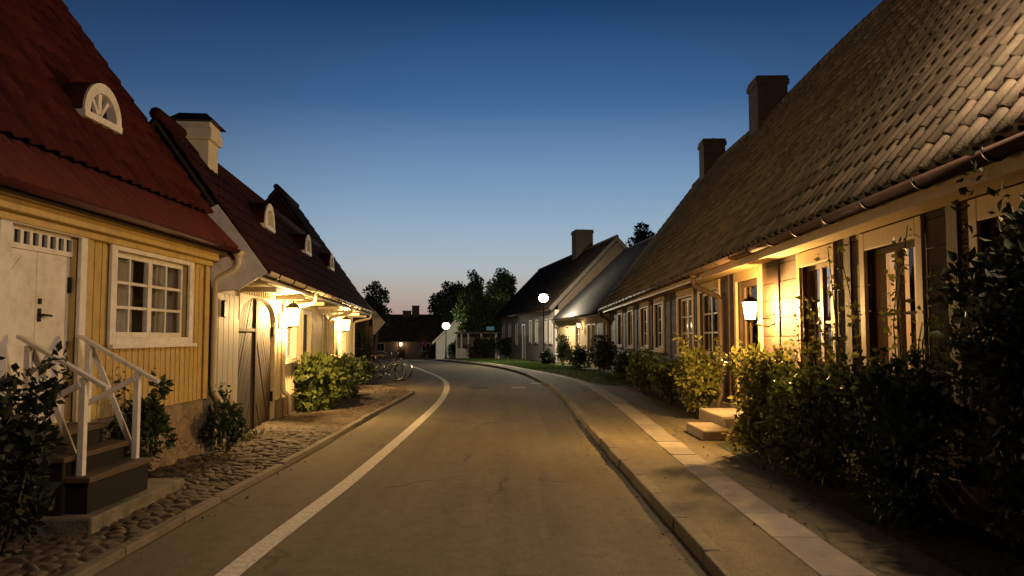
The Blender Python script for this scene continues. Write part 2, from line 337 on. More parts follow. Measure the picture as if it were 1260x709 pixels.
def quads(name, V, F, mat, parent=None, smooth=False):
    """V (n,3) array, F (m,k) array -> one mesh"""
    me = bpy.data.meshes.new(name); m, k = F.shape
    me.vertices.add(len(V)); me.vertices.foreach_set('co', np.asarray(V, dtype=np.float32).ravel())
    me.loops.add(m*k); me.loops.foreach_set('vertex_index', F.astype(np.int32).ravel())
    me.polygons.add(m); me.polygons.foreach_set('loop_start', np.arange(m, dtype=np.int32)*k)
    me.update(calc_edges=True); me.validate()
    if smooth: me.polygons.foreach_set('use_smooth', [True]*m)
    me.materials.append(mat)
    o = bpy.data.objects.new(name, me); COL.objects.link(o)
    if parent: o.parent = parent
    return o
def struct(o): o['kind'] = 'structure'; return o

# foliage: folded diamond leaves
def leaf_arrays(P, size, outward=None, flat=.35, asp=.55):
    n = len(P)
    d = nr.normal(size=(n,3)); d[:,2] += .15
    if outward is not None: d = d*.75+outward*.8
    d /= np.linalg.norm(d, axis=1)[:,None]
    w = np.cross(d, nr.normal(size=(n,3))); w /= np.linalg.norm(w, axis=1)[:,None]+1e-9
    nn = np.cross(d, w)
    sz = size*nr.choice([.45,.7,.9,1.0,1.2,1.45], n)[:,None]*nr.uniform(.85, 1.15, n)[:,None]
    a = P; tip = P+d*sz; mid = P+d*sz*.45+nn*sz*.12
    l = mid+w*sz*asp*.5; r = mid-w*sz*asp*.5
    V = np.stack([a, l, tip, r], 1).reshape(-1, 3)
    k = np.arange(n)*4
    F = np.concatenate([np.stack([k, k+1, k+2], 1), np.stack([k, k+2, k+3], 1)])
    return V, F
def clumps(k, rx, ry, rz, zc, seed, rmin=.28, rmax=.5, taper=0.0):
    g = np.random.default_rng(seed); out = []
    for i in range(k):
        d = g.normal(size=3); d /= np.linalg.norm(d); f = g.uniform(.35, .85)
        c = d*f*np.array([rx, ry, rz]); c[2] += zc
        if taper: c[:2] *= max(.15, 1-taper*(c[2]-zc+rz)/(2*rz))
        out.append((c, g.uniform(rmin, rmax)*min(rx, ry, rz)*(1-.5*taper*max(0,(c[2]-zc)/rz))))
    return out
def cloud(cl, n, seed):
    g = np.random.default_rng(seed); w = np.array([r**2 for _, r in cl]); w /= w.sum()
    idx = g.choice(len(cl), n, p=w); d = g.normal(size=(n,3)); d /= np.linalg.norm(d, axis=1)[:,None]
    rad = (g.uniform(.25, 1.12, n))**.6
    C = np.array([c for c, _ in cl])[idx]; Rr = np.array([r for _, r in cl])[idx]
    return C+d*(Rr*rad)[:,None], d
def shrub(name, label, loc, rx, ry, h, n, size, mat, seed, k=22, cat='shrub', group=None, zb=.02, flowers=0, clip=None, asp=.55, rmin=.3, rmax=.55, stems=7, sprigs=0, full=False):
    t = thing(name, label, cat, loc, 0, group)
    rz = h*.5; cl = clumps(k, rx*.8, ry*.8, rz*.8, rz, seed, rmin, rmax)
    if full:
        g = np.random.default_rng(seed+9); cl = []
        for q in range(k):
            a = g.uniform(0, 2*math.pi); f = g.uniform(.1,.85); z = g.uniform(.06,.80)*h; w = 1-.45*max(0, z/h-.45)
            cl.append((np.array([rx*.85*f*w*math.cos(a), ry*.88*f*w*math.sin(a), z]), g.uniform(.3,.55)*min(rx,ry)))
    P, d = cloud(cl, n, seed+1)
    if sprigs:
        g = np.random.default_rng(seed+5)
        for q in range(sprigs):
            b = np.array([g.uniform(-rx,rx)*.7, g.uniform(-ry,ry)*.7, h*.75]); di = np.array([g.uniform(-.4,.4), g.uniform(-.4,.4), 1.0]); ln = g.uniform(.2,.5)*h*.6
            pp = b+di*np.linspace(0,1,26)[:,None]*ln+g.normal(size=(26,3))*.02; P = np.concatenate([P, pp]); d = np.concatenate([d, g.normal(size=(26,3))])
    keep = P[:,2] > zb
    if clip is not None: keep &= clip(P+np.array(loc))
    P = P[keep]; d = d[keep]
    V, F = leaf_arrays(P, size, d, asp=asp); quads('foliage', V, F, mat, t)
    mb = MB(); g = random.Random(seed)
    for q in range(stems):
        c = cl[g.randrange(len(cl))][0]; b = (c[0]*.25, c[1]*.25, 0)
        mb.tube([b, (c[0]*.55+g.uniform(-.04,.04), c[1]*.55, c[2]*.5), tuple(c)], [.014, .010, .004], 5)
    mb.build('stem', M['stem'], t, True)
    if flowers:
        pi = np.random.default_rng(seed+3).choice(len(P), flowers); Q = P[pi]+d[pi]*size*.5
        Vs = []; Fs = []
        V, F = leaf_arrays(np.repeat(Q, 5, 0), size*.55, np.repeat(d[pi], 5, 0), asp=.9); quads('blossom', V, F, M['flower'], t)
    return t
def tree(name, label, loc, h, trunk_h, rx, ry, n, size, mat, seed, k=40, taper=0.0, group=None, rmin=.2, rmax=.38, tr=.16):
    t = thing(name, label, 'tree', loc, 0, group); g = random.Random(seed)
    rz = (h-trunk_h)/2; zc = trunk_h+rz
    cl = clumps(k, rx*.85, ry*.85, rz*.88, zc, seed, rmin, rmax, taper)
    P, d = cloud(cl, n, seed+1); V, F = leaf_arrays(P, size, d, asp=.6); quads('crown', V, F, mat, t)
    mb = MB(); top = zc+rz*.5
    pts = [(g.uniform(-.05,.05)*i, g.uniform(-.05,.05)*i, top*i/5) for i in range(6)]; pts[0] = (0,0,-.15)
    mb.tube(pts, [tr*1.25, tr, tr*.85, tr*.65, tr*.4, tr*.12], 9)
    for c, r in cl[:16]:
        zb = max(trunk_h*.6, c[2]-.8*math.hypot(c[0], c[1])-.3); i = min(4, int(zb/top*5)); f = zb/top*5-i
        b = [pts[i][q]+(pts[i+1][q]-pts[i][q])*f for q in range(3)]
        m = [(b[q]+c[q])/2+(.15 if q == 2 else 0) for q in range(3)]
        mb.tube([b, m, tuple(c)], [tr*.4, tr*.25, tr*.07], 6)
    mb.build('trunk', M['bark'], t, True)
    return t

# ------------------------------------------------------------------ building helpers
class Fac:
    """facade frame: s along the street, o towards the street (local y = sg*o), z up"""
    def __init__(f, P0, d, sg):
        l = math.hypot(*d); f.P0 = P0; f.d = (d[0]/l, d[1]/l); f.sg = sg; f.rz = math.atan2(d[1], d[0])
    def w(f, s, o, z=0):
        lx, ly = -f.d[1], f.d[0]
        return (f.P0[0]+f.d[0]*s+lx*f.sg*o, f.P0[1]+f.d[1]*s+ly*f.sg*o, z)
def tiles(mb, s0, s1, e, r, pw=.24, ex=.33, npts=7, jit=.006, seed=1, lip=True, roll=.05, rs=.5):
    g = random.Random(seed)
    do, dz = r[0]-e[0], r[1]-e[1]; L = math.hypot(do, dz); do /= L; dz /= L; no, nz = dz, -do
    if nz < 0: no, nz = -no, -nz
    rows = int(round(L/ex)); ex = L/rows; cols = int(round((s1-s0)/pw)); pw = (s1-s0)/cols
    for q in range(rows):
        for c in range(cols):
            js = g.uniform(-jit, jit); ja = g.uniform(-jit, jit)*1.6; jh = g.uniform(-jit, jit)*.5; tw = g.uniform(-jit, jit)
            a0 = q*ex-.035+ja; a1 = min(q*ex+ex+.06, L)+ja*.3
            vs = []
            for (a, h0, tws) in ([(a0, .028, tw)] if lip else [])+[(a0, .046, tw), (a1, .016, 0)]:
                for k in range(npts):
                    f = 1.1*k/(npts-1)
                    h = roll*math.sin(math.pi*(f-rs)/(1.08-rs))**.75 if rs < f < 1.079 else -.012*math.sin(math.pi*min(f, rs)/rs)
                    if a == a0 and h0 < .03: hh = h0-.02+h
                    else: hh = h0+h
                    s = s0+c*pw+f*pw+js+tws; hh += jh+.01
                    vs.append((s, e[0]+do*a+no*hh, e[1]+dz*a+nz*hh))
            m = len(vs)//npts
            mb.add(vs, [(i*npts+k, i*npts+k+1, (i+1)*npts+k+1, (i+1)*npts+k) for i in range(m-1) for k in range(npts-1)])
def slab_profile(pts, th):
    """roof deck from polyline (o,z) with vertical thickness th"""
    return [(a, b) for a, b in pts]+[(a, b-th) for a, b in reversed(pts)]
def gutter(f, root, s0, s1, o, z, r, mat, brk=1.0, bm=None, th=.006):
    mb = MB(f.sg); pr = []
    for k in range(9): a = math.pi+math.pi*k/8; pr.append((o+r*math.cos(a), z+r*math.sin(a)))
    for k in range(8, -1, -1): a = math.pi+math.pi*k/8; pr.append((o+(r-th)*math.cos(a), z+(r-th)*math.sin(a)))
    n = len(pr); vs = [(s0,a,b) for a,b in pr]+[(s1,a,b) for a,b in pr]
    fs = [(i,(i+1)%n,n+(i+1)%n,n+i) for i in range(n)]
    h = 9
    for b in (0, n): fs += [(b+i, b+i+1, b+n-2-i, b+n-1-i) for i in range(h-1)]
    mb.add(vs, fs); gt = mb.build('gutter', mat, root, True)
    if brk:
        k = int((s1-s0)/brk)
        for i in range(k):
            s = s0+(i+.5)*(s1-s0)/k; b = MB(f.sg)
            b.tube([(s, o+(r+.012)*math.cos(a), z+(r+.012)*math.sin(a)) for a in [math.pi*.98+math.pi*1.04*j/8 for j in range(9)]], .011, 6)
            b.build('gutter_bracket', bm or mat, gt, True)
    return gt
def window(f, root, s0, s1, z0, z1, cols, rows, casing=.11, trim='white', sash='white', o=0.0, mid=True, cur=None, glass='glass', sill=True, recess=.06, cas_o=.035, munt=.022, label=None, top_extra=0.0, curw=.34):
    """s0..z1 = the clear opening in the wall"""
    c = casing; t = MB(f.sg)
    t.box(s0-c, s0, o, o+cas_o, z0-c, z1+c+top_extra).box(s1, s1+c, o, o+cas_o, z0-c, z1+c+top_extra)
    t.box(s0, s1, o, o+cas_o, z1, z1+c+top_extra).box(s0, s1, o, o+cas_o, z0-c, z0)
    w = t.build('window', M[trim], root, bevel=.006)
    if label: w['label'] = label
    if sill: MB(f.sg).box(s0-c-.03, s1+c+.03, o+cas_o+.002, o+cas_o+.05, z0-c+.002, z0-c+.045).build('sill', M[trim], w)
    fr = .055; oo = o-recess; sm_ = MB(f.sg)
    sm_.box(s0, s0+fr, oo-.04, oo, z0, z1).box(s1-fr, s1, oo-.04, oo, z0, z1)
    sm_.box(s0+fr, s1-fr, oo-.04, oo, z1-fr, z1).box(s0+fr, s1-fr, oo-.04, oo, z0, z0+fr)
    halves = [(s0+fr, s1-fr)]
    if mid:
        m = (s0+s1)/2; sm_.box(m-.045, m+.045, oo-.042, oo+.008, z0+fr, z1-fr); halves = [(s0+fr, m-.045), (m+.045, s1-fr)]
    cc = max(1, cols//len(halves))
    for a, b in halves:
        for i in range(1, cc): x = a+(b-a)*i/cc; sm_.box(x-munt/2, x+munt/2, oo-.034, oo-.006, z0+fr, z1-fr)
        for j in range(1, rows):
            z = z0+fr+(z1-z0-2*fr)*j/rows; sm_.box(a, b, oo-.036, oo-.004, z-munt/2, z+munt/2)
    sm_.build('sash', M[sash], w)
    MB(f.sg).add([(s0+.02,oo-.021,z0+.02),(s1-.02,oo-.021,z0+.02),(s1-.02,oo-.021,z1-.02),(s0+.02,oo-.021,z1-.02)], [(0,1,2,3)]).build('pane', M[glass], w)
    if cur:
        wd = (s1-s0)*curw
        for a, b in ((s0+.02, s0+wd), (s1-wd, s1-.02)):
            n = 26; mb = MB(f.sg); vs = []
            for z in (z0+.0, z1-.02):
                for k in range(n): vs.append((a+(b-a)*k/(n-1), oo-.14+.022*math.sin(k*1.35)+.01*math.sin(k*.5), z))
            mb.add(vs, [(k, k+1, n+k+1, n+k) for k in range(n-1)]); mb.build('curtain', M[cur], w, True)
    return w
def battens(mb, s0, s1, z0, z1, ops, step=.17, w=.045, th=.022, seed=0):
    g = random.Random(seed); x = s0+step*.5
    while x < s1-.02:
        xx = x+g.uniform(-.01,.01); segs = [(z0, z1)]
        for p in ops:
            if p[0]-w < xx < p[1]+w:
                ns = []
                for a, b in segs:
                    if p[3] <= a or p[2] >= b: ns.append((a, b)); continue
                    if p[2]-a > .02: ns.append((a, p[2]))
                    if b-p[3] > .02: ns.append((p[3], b))
                segs = ns
        for a, b in segs: mb.box(xx-w/2, xx+w/2, -.003, th, a, b)
        x += step
def shell(f, root, L, depth, zt, ridge_o, ridge_z, mat, t, z0=-.15, th=.22):
    """rear wall and the two gable ends"""
    MB(f.sg).box(0, L, -depth, -depth+th, z0, zt).build('rear_wall', mat, root)
    for a, b in ((0, th), (L-th, L)):
        ze = ridge_z-.12-t*(-ridge_o-th)
        MB(f.sg).prism_s([(-th-.003, z0), (-th-.003, ze), (ridge_o, ridge_z-.12), (-depth+th+.003, max(zt, ridge_z-.12-t*(depth-th+ridge_o))), (-depth+th+.003, z0)], a+.001, b-.001).build('end_wall', mat, root)
def chimney(f, root, s, o, w, d, z0, z1, mat, cap='plain', capm=None):
    mb = MB(f.sg); mb.box(s-w/2, s+w/2, o-d/2, o+d/2, z0, z1-.28)
    mb.box(s-w/2-.05, s+w/2+.05, o-d/2-.05, o+d/2+.05, z1-.279, z1-.10).box(s-w/2-.02, s+w/2+.02, o-d/2-.02, o+d/2+.02, z1-.099, z1)
    c = mb.build('chimney', mat, root, bevel=.012)
    k = MB(f.sg)
    if cap == 'hood':
        a, b = w/2+.10, d/2+.10
        k.hexa([(s-a,o-b,z1+.003),(s+a,o-b,z1+.003),(s+a,o+b,z1+.003),(s-a,o+b,z1+.003)], [(s-a*.55,o-b*.55,z1+.15),(s+a*.55,o-b*.55,z1+.15),(s+a*.55,o+b*.55,z1+.15),(s-a*.55,o+b*.55,z1+.15)])
        k.build('chimney_cap', capm or M['cap'], c)
    else:
        k.tube([(s-w*.3, o, z1+.003), (s-w*.3, o, z1+.06), (s+w*.3, o, z1+.06), (s+w*.3, o, z1+.003)], .02, 6).box(s-w*.32, s+w*.32, o-.16, o+.16, z1+.002, z1+.03); k.build('chimney_cap', M['cap'], c)
    return c
def dormer(f, root, s, o, z, r, dep, roofm, framem):
    """half-round roof window with a barrel roof"""
    n = 14; mb = MB(f.sg); pr = [(s+(r+.07)*math.cos(math.pi*k/n), z+(r+.07)*math.sin(math.pi*k/n)) for k in range(n+1)]
    vs = [(a, o+.04, b) for a, b in pr]+[(a, o-dep, b) for a, b in pr]
    fs = [(k, k+1, n+2+k, n+1+k) for k in range(n)]+[tuple(range(n+1, 2*n+2))]
    mb.add(vs, fs); d = mb.build('dormer', roofm, root, True, recalc=True)
    fm = MB(f.sg)
    def arc(r0, r1, o0, o1):
        P = [(r0*math.cos(math.pi*k/n), r0*math.sin(math.pi*k/n)) for k in range(n+1)]; Q = [(r1*math.cos(math.pi*k/n), r1*math.sin(math.pi*k/n)) for k in range(n+1)]
        for k in range(n):
            lo = [P[k], P[k+1], Q[k+1], Q[k]]
            fm.hexa([(s+a, o0, z+b) for a, b in lo], [(s+a, o1, z+b) for a, b in lo])
    arc(r*.84, r+.06, o-.05, o+.06)
    fm.box(s-r-.06, s+r+.06, o-.05, o+.07, z-.075, z-.001)
    for a in (R(52), R(90), R(128)):
        fm.bar((s, o-.01, z), (s+r*.86*math.cos(a), o-.01, z+r*.86*math.sin(a)), .045 if a != R(90) else .07, .04, up=(0,1,0))
    fm.build('frame', framem, d)
    MB(f.sg).prism_o([(s+r*.9*math.cos(math.pi*k/n), z+r*.9*math.sin(math.pi*k/n)) for k in range(n+1)], o-.055, o-.05).build('pane', M['glass'], d)
    return d
def wall_lantern(name, label, f, s, o_off, z, mat, power, col, size=1.0, group='wall lanterns', radius=.05):
    p = f.w(s, 0.03, z); t = thing(name, label, 'lantern', p, f.rz, group); q = MB(f.sg); h = .15*size; w = .085*size
    q.box(-.04, .04, -.02, .002, -.24, .06).tube([(0,0,-.2), (0,.1,-.245), (0,o_off-.02,-.21), (0,o_off,-.17*size)], .011, 6).tube([(0,0,-.06), (0,o_off*.5,-.12), (0,o_off*.75,-.215)], .008, 6)
    q.build('bracket', M['iron'], t)
    c = MB(f.sg); cz = 0
    for a, b in ((-1,-1),(1,-1),(1,1),(-1,1)): c.bar((a*w*.75, o_off+b*w*.75, -h), (a*w*1.1, o_off+b*w*1.1, h*.8), .012, .012)
    c.box(-w*.8, w*.8, o_off-w*.8, o_off+w*.8, -h-.025, -h)
    c.build('cage', M['iron'], t)
    rf = MB(f.sg); a = w*1.3
    rf.hexa([(-a,o_off-a,h*.8),(a,o_off-a,h*.8),(a,o_off+a,h*.8),(-a,o_off+a,h*.8)], [(-a*.3,o_off-a*.3,h*1.35),(a*.3,o_off-a*.3,h*1.35),(a*.3,o_off+a*.3,h*1.35),(-a*.3,o_off+a*.3,h*1.35)])
    rf.tube([(0,o_off,h*1.36),(0,o_off,h*1.6)], .012, 6); rf.build('lantern_roof', M['iron'], t)
    g = MB(f.sg); a, b = w*.72, w*1.05
    g.hexa([(-a,o_off-a,-h+.003),(a,o_off-a,-h+.003),(a,o_off+a,-h+.003),(-a,o_off+a,-h+.003)], [(-b,o_off-b,h*.78),(b,o_off-b,h*.78),(b,o_off+b,h*.78),(-b,o_off+b,h*.78)])
    g.build('glass', mat, t)
    point('lantern light', f.w(s, .03+o_off, z), power, col, radius); return t
def point(name, loc, power, col, radius=.06):
    l = bpy.data.lights.new(name, 'POINT'); l.energy = power; l.color = col; l.shadow_soft_size = radius
    o = bpy.data.objects.new(name, l); COL.objects.link(o); o.location = loc; return o
def clip_poly(poly, a, b, c):               # keep a*x+b*y<=c
    out = []
    for i in range(len(poly)):
        p, q = poly[i], poly[(i+1) % len(poly)]; dp = a*p[0]+b*p[1]-c; dq = a*q[0]+b*q[1]-c
        if dp <= 0: out.append(p)
        if (dp < 0 < dq) or (dq < 0 < dp): t = dp/(dp-dq); out.append((p[0]+(q[0]-p[0])*t, p[1]+(q[1]-p[1])*t))
    return out

# ================================================================== GROUND
def sheet(name, mat, ys, xl, xr, dz, nx=2, kind='structure'):
    V = []; F = []
    for y in ys:
        a, b = xl(y), xr(y)
        for i in range(nx): V.append((a+(b-a)*i/(nx-1), y, gz(y)+dz))
    for j in range(len(ys)-1):
        for i in range(nx-1): k = j*nx+i; F.append((k, k+1, k+nx+1, k+nx))
    o = quads(name, np.array(V), np.array(F), mat); o['kind'] = kind; return o
ysr = [-30, -15, -6]+[x*.5 for x in range(-6, 100)]+[50+x for x in range(0, 48)]
sheet('ground', M['soil'], [-120, -40]+[y*2.0 for y in range(-10, 60)]+[130, 200, 400, 900], lambda y: -400, lambda y: 400, -.06, 9)
sheet('road', M['asphalt'], [y for y in ysr], xle, lambda y: xkr(y)+.01, 0.0, 6)
mb = MB(); ys = [y for y in ysr if -30 <= y <= 70]
V = []
for y in ys:
    w = .085 if y < 25 else .09
    V += [(xln(y)-w, y, gz(y)+.004), (xln(y)+w, y, gz(y)+.004)]
mb.add(V, [(2*i, 2*i+1, 2*i+3, 2*i+2) for i in range(len(ys)-1)]); struct(mb.build('white_line', M['line'], recalc=False))
for (x, y, w) in ((.21, 24.7, .22), (.9, 26.9, .26)):
    struct(MB().box(x-w, x+w, y-.13, y+.13, .001, .005).build('road_marking', M['line']))
t = thing('manhole_cover', 'round dark iron manhole cover set in the road by the bend', 'manhole cover', (-1.05,24.7,0))
MB().lathe([(.36,.001),(.36,.007),(.33,.008),(.33,.006),(.0001,.006)], n=24).build('cover', M['iron'], t)
MB().lathe([(.30,.0062),(.30,.012),(.26,.012),(.26,.0065)], n=24).build('rim', M['iron'], t)
# sidewalk on the right, its kerb and slab strip
KH = .10
xso = lambda y: min(4.6, xst(y)+.2+2.2*(1-sm((y-20)/6.0)))
sheet('sidewalk', M['walk'], [y for y in ysr if y <= 70], lambda y: xkr(y)+.05, xso, KH-.004, 5)
kb = MB(); y = -12.0
while y < 74:
    l = .95+rng.uniform(-.12,.12); y1 = y+l-.012; j = rng.uniform(-.008,.008); h = KH+rng.uniform(-.006,.008)
    a, b = xkr(y)+j, xkr(y1)+j
    kb.hexa([(a,y,gz(y)-.1),(a+.14,y,gz(y)-.1),(b+.14,y1,gz(y1)-.1),(b,y1,gz(y1)-.1)], [(a+.012,y,gz(y)+h),(a+.14,y,gz(y)+h),(b+.14,y1,gz(y1)+h),(b+.012,y1,gz(y1)+h)]); y += l
struct(kb.build('kerb', M['granite'], bevel=.012))
sb = MB(); y = -6.0
while y < 62:
    l = rng.choice((.62,.78,.95)); y1 = y+l-.014; a, b = xst(y)-.17, xst(y1)-.17; w = .34+rng.uniform(-.015,.015); h = KH+rng.uniform(.002,.010)
    sb.hexa([(a,y,gz(y)+.02),(a+w,y,gz(y)+.02),(b+w,y1,gz(y1)+.02),(b,y1,gz(y1)+.02)], [(a,y,gz(y)+h),(a+w,y,gz(y)+h),(b+w,y1,gz(y1)+h),(b,y1,gz(y1)+h)]); y += l
struct(sb.build('paving_strip', M['slab'], bevel=.006))
# planting beds along the right house
sheet('planting_bed', M['soil'], [y for y in ysr if -3 <= y <= 11.2], lambda y: 2.86, lambda y: 4.2, KH+.004, 3)
sheet('planting_bed', M['soil'], [y for y in ysr if 13.5 <= y <= 36], lambda y: xso(y)-1.1 if y < 22 else xso(y)-.0, lambda y: 5.2, KH+.004, 3)
# cobbled verge on the left: irregular rounded stones as one height field
def verge(y0, y1, st, x0f, x1f):
    ny = int((y1-y0)/st); nx = int(1.75/st)
    Y = np.linspace(y0, y1, ny); U = np.linspace(0, 1, nx)
    XX = np.zeros((ny,nx)); YY = np.repeat(Y[:,None], nx, 1)
    for j, y in enumerate(Y): XX[j] = x0f(y)+(x1f(y)-x0f(y))*U
    cell = .112; g = np.random.default_rng(5); G = 400
    ox = g.uniform(.08,.92,(G,G)); oy = g.uniform(.08,.92,(G,G)); hh = g.uniform(.4,1.25,(G,G)); keep = g.uniform(0,1,(G,G)) > .16
    cx = np.floor((XX+8)/cell).astype(int); cy = np.floor((YY+4)/(cell*1.1)).astype(int)
    d1 = np.full(XX.shape, 9.); d2 = np.full(XX.shape, 9.); hb = np.zeros(XX.shape)
    for a in (-2,-1,0,1,2):
        for b in (-2,-1,0,1,2):
            i = (cx+a) % G; j = (cy+b) % G
            px = (cx+a+ox[i,j])*cell-8; py = (cy+b+oy[i,j])*cell*1.1-4
            d = np.hypot(XX-px, YY-py)+np.where(keep[i,j], 0, .07)
            m = d < d1; d2 = np.where(m, d1, np.minimum(d2, d)); hb = np.where(m, hh[i,j], hb); d1 = np.where(m, d, d1)
    e = np.clip((d2-d1)/.062, 0, 1); H = (1-(1-e)**2.2)*.031*hb
    H += .02*np.sin(XX*3.1)*np.sin(YY*1.7)
    Z = .012+.035*np.clip((-2.85-XX)/.6, 0, 1)+H
    idx = np.arange(ny*nx).reshape(ny,nx)
    F = np.stack([idx[:-1,:-1].ravel(), idx[:-1,1:].ravel(), idx[1:,1:].ravel(), idx[1:,:-1].ravel()], 1)
    V = np.stack([XX.ravel(), YY.ravel(), Z.ravel()], 1)
    o = quads('cobbled_verge', V, F, M['cobble'], smooth=True); o['kind'] = 'structure'
wallx = lambda y: (-4.3+.0105*y if y < 10.6 else -3.03-.098*y)-.02
verge(3.0, 13.0, .016, wallx, lambda y: -2.86)
verge(13.0, 24.6, .026, wallx, lambda y: -2.86-1.5*sm((y-22.6)/2.2))
lk = MB(); y = -2.0
while y < 24.0:
    l = .9+rng.uniform(-.15,.15); y1 = y+l-.012; c = lambda q: -2.86+.03*math.sin(q*.7)-1.45*sm((q-22.6)/2.2); h = .055+rng.uniform(-.008,.01)
    a, b = c(y), c(y1)
    lk.hexa([(a-.05,y,-.1),(a+.06,y,-.1),(b+.06,y1,-.1),(b-.05,y1,-.1)], [(a-.05,y,h),(a+.05,y,h),(b+.05,y1,h),(b-.05,y1,h)]); y += l
struct(lk.build('kerb', M['granite'], bevel=.012))
sheet('path', M['walk'], [24+.5*k for k in range(50)], lambda y: xle(y)-4.5, lambda y: xle(y)+.02, -.012, 3)
# grass patches
def grass(n, fx, y0, y1, hmin, hmax, dz):
    y = nr.uniform(y0, y1, n); u = nr.uniform(0, 1, n); P = np.zeros((n,3))
    for i in range(n):
        a, b = fx(y[i]); P[i] = (a+(b-a)*u[i], y[i], gz(y[i])+dz)
    h = nr.uniform(hmin, hmax, n)[:,None]; d = nr.normal(size=(n,3))*.35; d[:,2] = 1; d /= np.linalg.norm(d, axis=1)[:,None]
    w = np.cross(d, nr.normal(size=(n,3))); w /= np.linalg.norm(w, axis=1)[:,None]
    V = np.stack([P-w*.012, P+w*.012, P+d*h], 1).reshape(-1,3); k = np.arange(n)*3; F = np.stack([k,k+1,k+2], 1)
    o = quads('grass', V, F, M['grass']); tag(o, 'short green grass growing along the sidewalk before the houses', 'grass', kind='stuff')
sheet('lawn', M['grassground'], [24+.5*k for k in range(60)]+[54+k for k in range(20)], lambda y: xso(y)-.02, lambda y: xso(y)+7, -.02+KH*.9, 4)
grass(26000, lambda y: (xso(y)+.02, xso(y)+2.6), 24.2, 49, .04, .13, .07)
grass(9000, lambda y: (xso(y)+.02, xso(y)+3.4), 49, 66, .05, .2, .07)
tg = quads('grass', *(lambda V, F: (V, F))(*leaf_arrays(np.stack([nr.uniform(-4.2,-3.9,260), nr.normal(11.6,.5,260), nr.uniform(.03,.07,260)],1), .1, np.tile([0,0,1.0],(260,1)), asp=.14)), M['grass']); tag(tg, 'tufts of grass between cobbles at the gate', 'grass', kind='stuff')

n_ = 300; y_ = nr.uniform(5, 26, n_); P_ = np.zeros((n_, 3))
for i_ in range(n_):
    P_[i_] = (xkr(y_[i_])-abs(nr.normal())*.16-.02, y_[i_], .006) if i_ % 3 else ((-2.76+abs(nr.normal())*.12, min(y_[i_], 22), .006) if i_ % 2 else (xkr(y_[i_])+nr.uniform(.2,2.0), y_[i_], KH+.012))
V, F = leaf_arrays(P_, .032, np.tile([.6,.3,.05], (n_,1))*nr.choice([-1,1], (n_,1)), asp=.6); V[:,2] = np.maximum(V[:,2], .004)
tag(quads('fallen_leaves', V, F, M['litter']), 'small brown leaves and grit scattered along the kerbs', 'leaf litter', kind='stuff')

# ================================================================== LEFT YELLOW COTTAGE
F1 = Fac((-4.3+.0105*1.5, 1.5), (.0105, 1), -1)
S = lambda y: (y-1.5)*1.00006
L1 = thing('yellow_cottage', 'yellow boarded cottage with red tiled roof, white double door and stone plinth', 'house', (*F1.P0, 0), F1.rz)
LL = S(10.58)
ZW = 2.64; ZP = .77
opd = (S(6.42), S(7.44), .80, 2.56); opw = (S(8.13), S(9.92), 1.60, 2.52)
opw0 = (S(3.2), S(5.0), 1.60, 2.52)
mb = MB(-1); mb.wall(0, LL, ZP, 3.2, [opd, opw, opw0], 0, .25)
battens(mb, 0, LL, ZP+.01, ZW, [(opd[0]-.16,opd[1]+.16,0,2.9),(opw[0]-.12,opw[1]+.12,opw[2]-.12,opw[3]+.12),(opw0[0]-.12,opw0[1]+.12,opw0[2]-.12,opw0[3]+.12)], .135, .028, .009, 3)
mb.build('wall', M['yellow'], L1)
MB(-1).box(LL-.12, LL+.012, .018, .034, ZP+.005, ZW).build('corner_board', M['yellow'], L1)
MB(-1).box(opd[1]+.115, opd[1]+.235, .017, .033, ZP+.005, ZW).build('corner_board', M['yellow'], L1)
mb = MB(-1)
nx, nz = 120, 12; vs = []
for j in range(nz+1):
    for i in range(nx+1):
        s = LL*i/nx; z = -.12+(ZP-.005+.12)*j/nz
        o = .07+.035*math.sin(s*5.1+z*3)*math.sin(z*9+s*2.3)+rng.uniform(-.012,.012)-.02*(j == nz)
        vs.append((s, o, z))
fs = [(j*(nx+1)+i, j*(nx+1)+i+1, (j+1)*(nx+1)+i+1, (j+1)*(nx+1)+i) for j in range(nz) for i in range(nx)]
k = len(vs); vs += [(0,-.25,-.12),(LL,-.25,-.12),(LL,-.25,ZP-.005),(0,-.25,ZP-.005)]
top = [nz*(nx+1)+i for i in range(nx+1)]
fs += [tuple(top)+(k+2, k+3), tuple([j*(nx+1)+nx for j in range(nz+1)])+(k+2, k+1), tuple([j*(nx+1) for j in range(nz+1)])[::-1]+(k, k+3)]
mb.add(vs, fs); mb.build('plinth', M['plinth'], L1, True)
shell(F1, L1, LL, 7.0, 3.0, -3.45, 7.75, M['yellow'], 1.4)
E0, K0, R0, B0 = (.30, 2.83), (-.08, 3.26), (-3.32, 7.80), (-7.2, 2.4)
MB(-1).prism_s(slab_profile([(.28,2.80), (-.08,3.22), (-3.32,7.76), (-7.2,2.36)], .07), -.4, LL+.05).build('roof', M['deck'], L1)
rt = [o for o in L1.children if o.name.startswith('roof')][0]
mb = MB(-1); tiles(mb, -.4, LL+.05, (-.02, 3.20+.12), R0, .22, .32, 6, .004, 2, True, .024); mb.build('tile_covering', M['red_tile'], rt, True, recalc=False)
mb = MB(-1); mb.prism_s([(.33,2.80),(.34,2.835),(-.05,3.29),(-.09,3.25)], -.41, LL+.055)
tiles(mb, -.4, LL+.05, (.335,2.825), (-.06,3.27), .22, .58, 6, .003, 6, True, .018); mb.build('eave_skirt', M['red_metal'], rt, True, recalc=False)
MB(-1).tube([(-.4,-3.32,7.84),(LL+.05,-3.32,7.84)], .11, 10).build('ridge', M['red_tile'], rt, True)
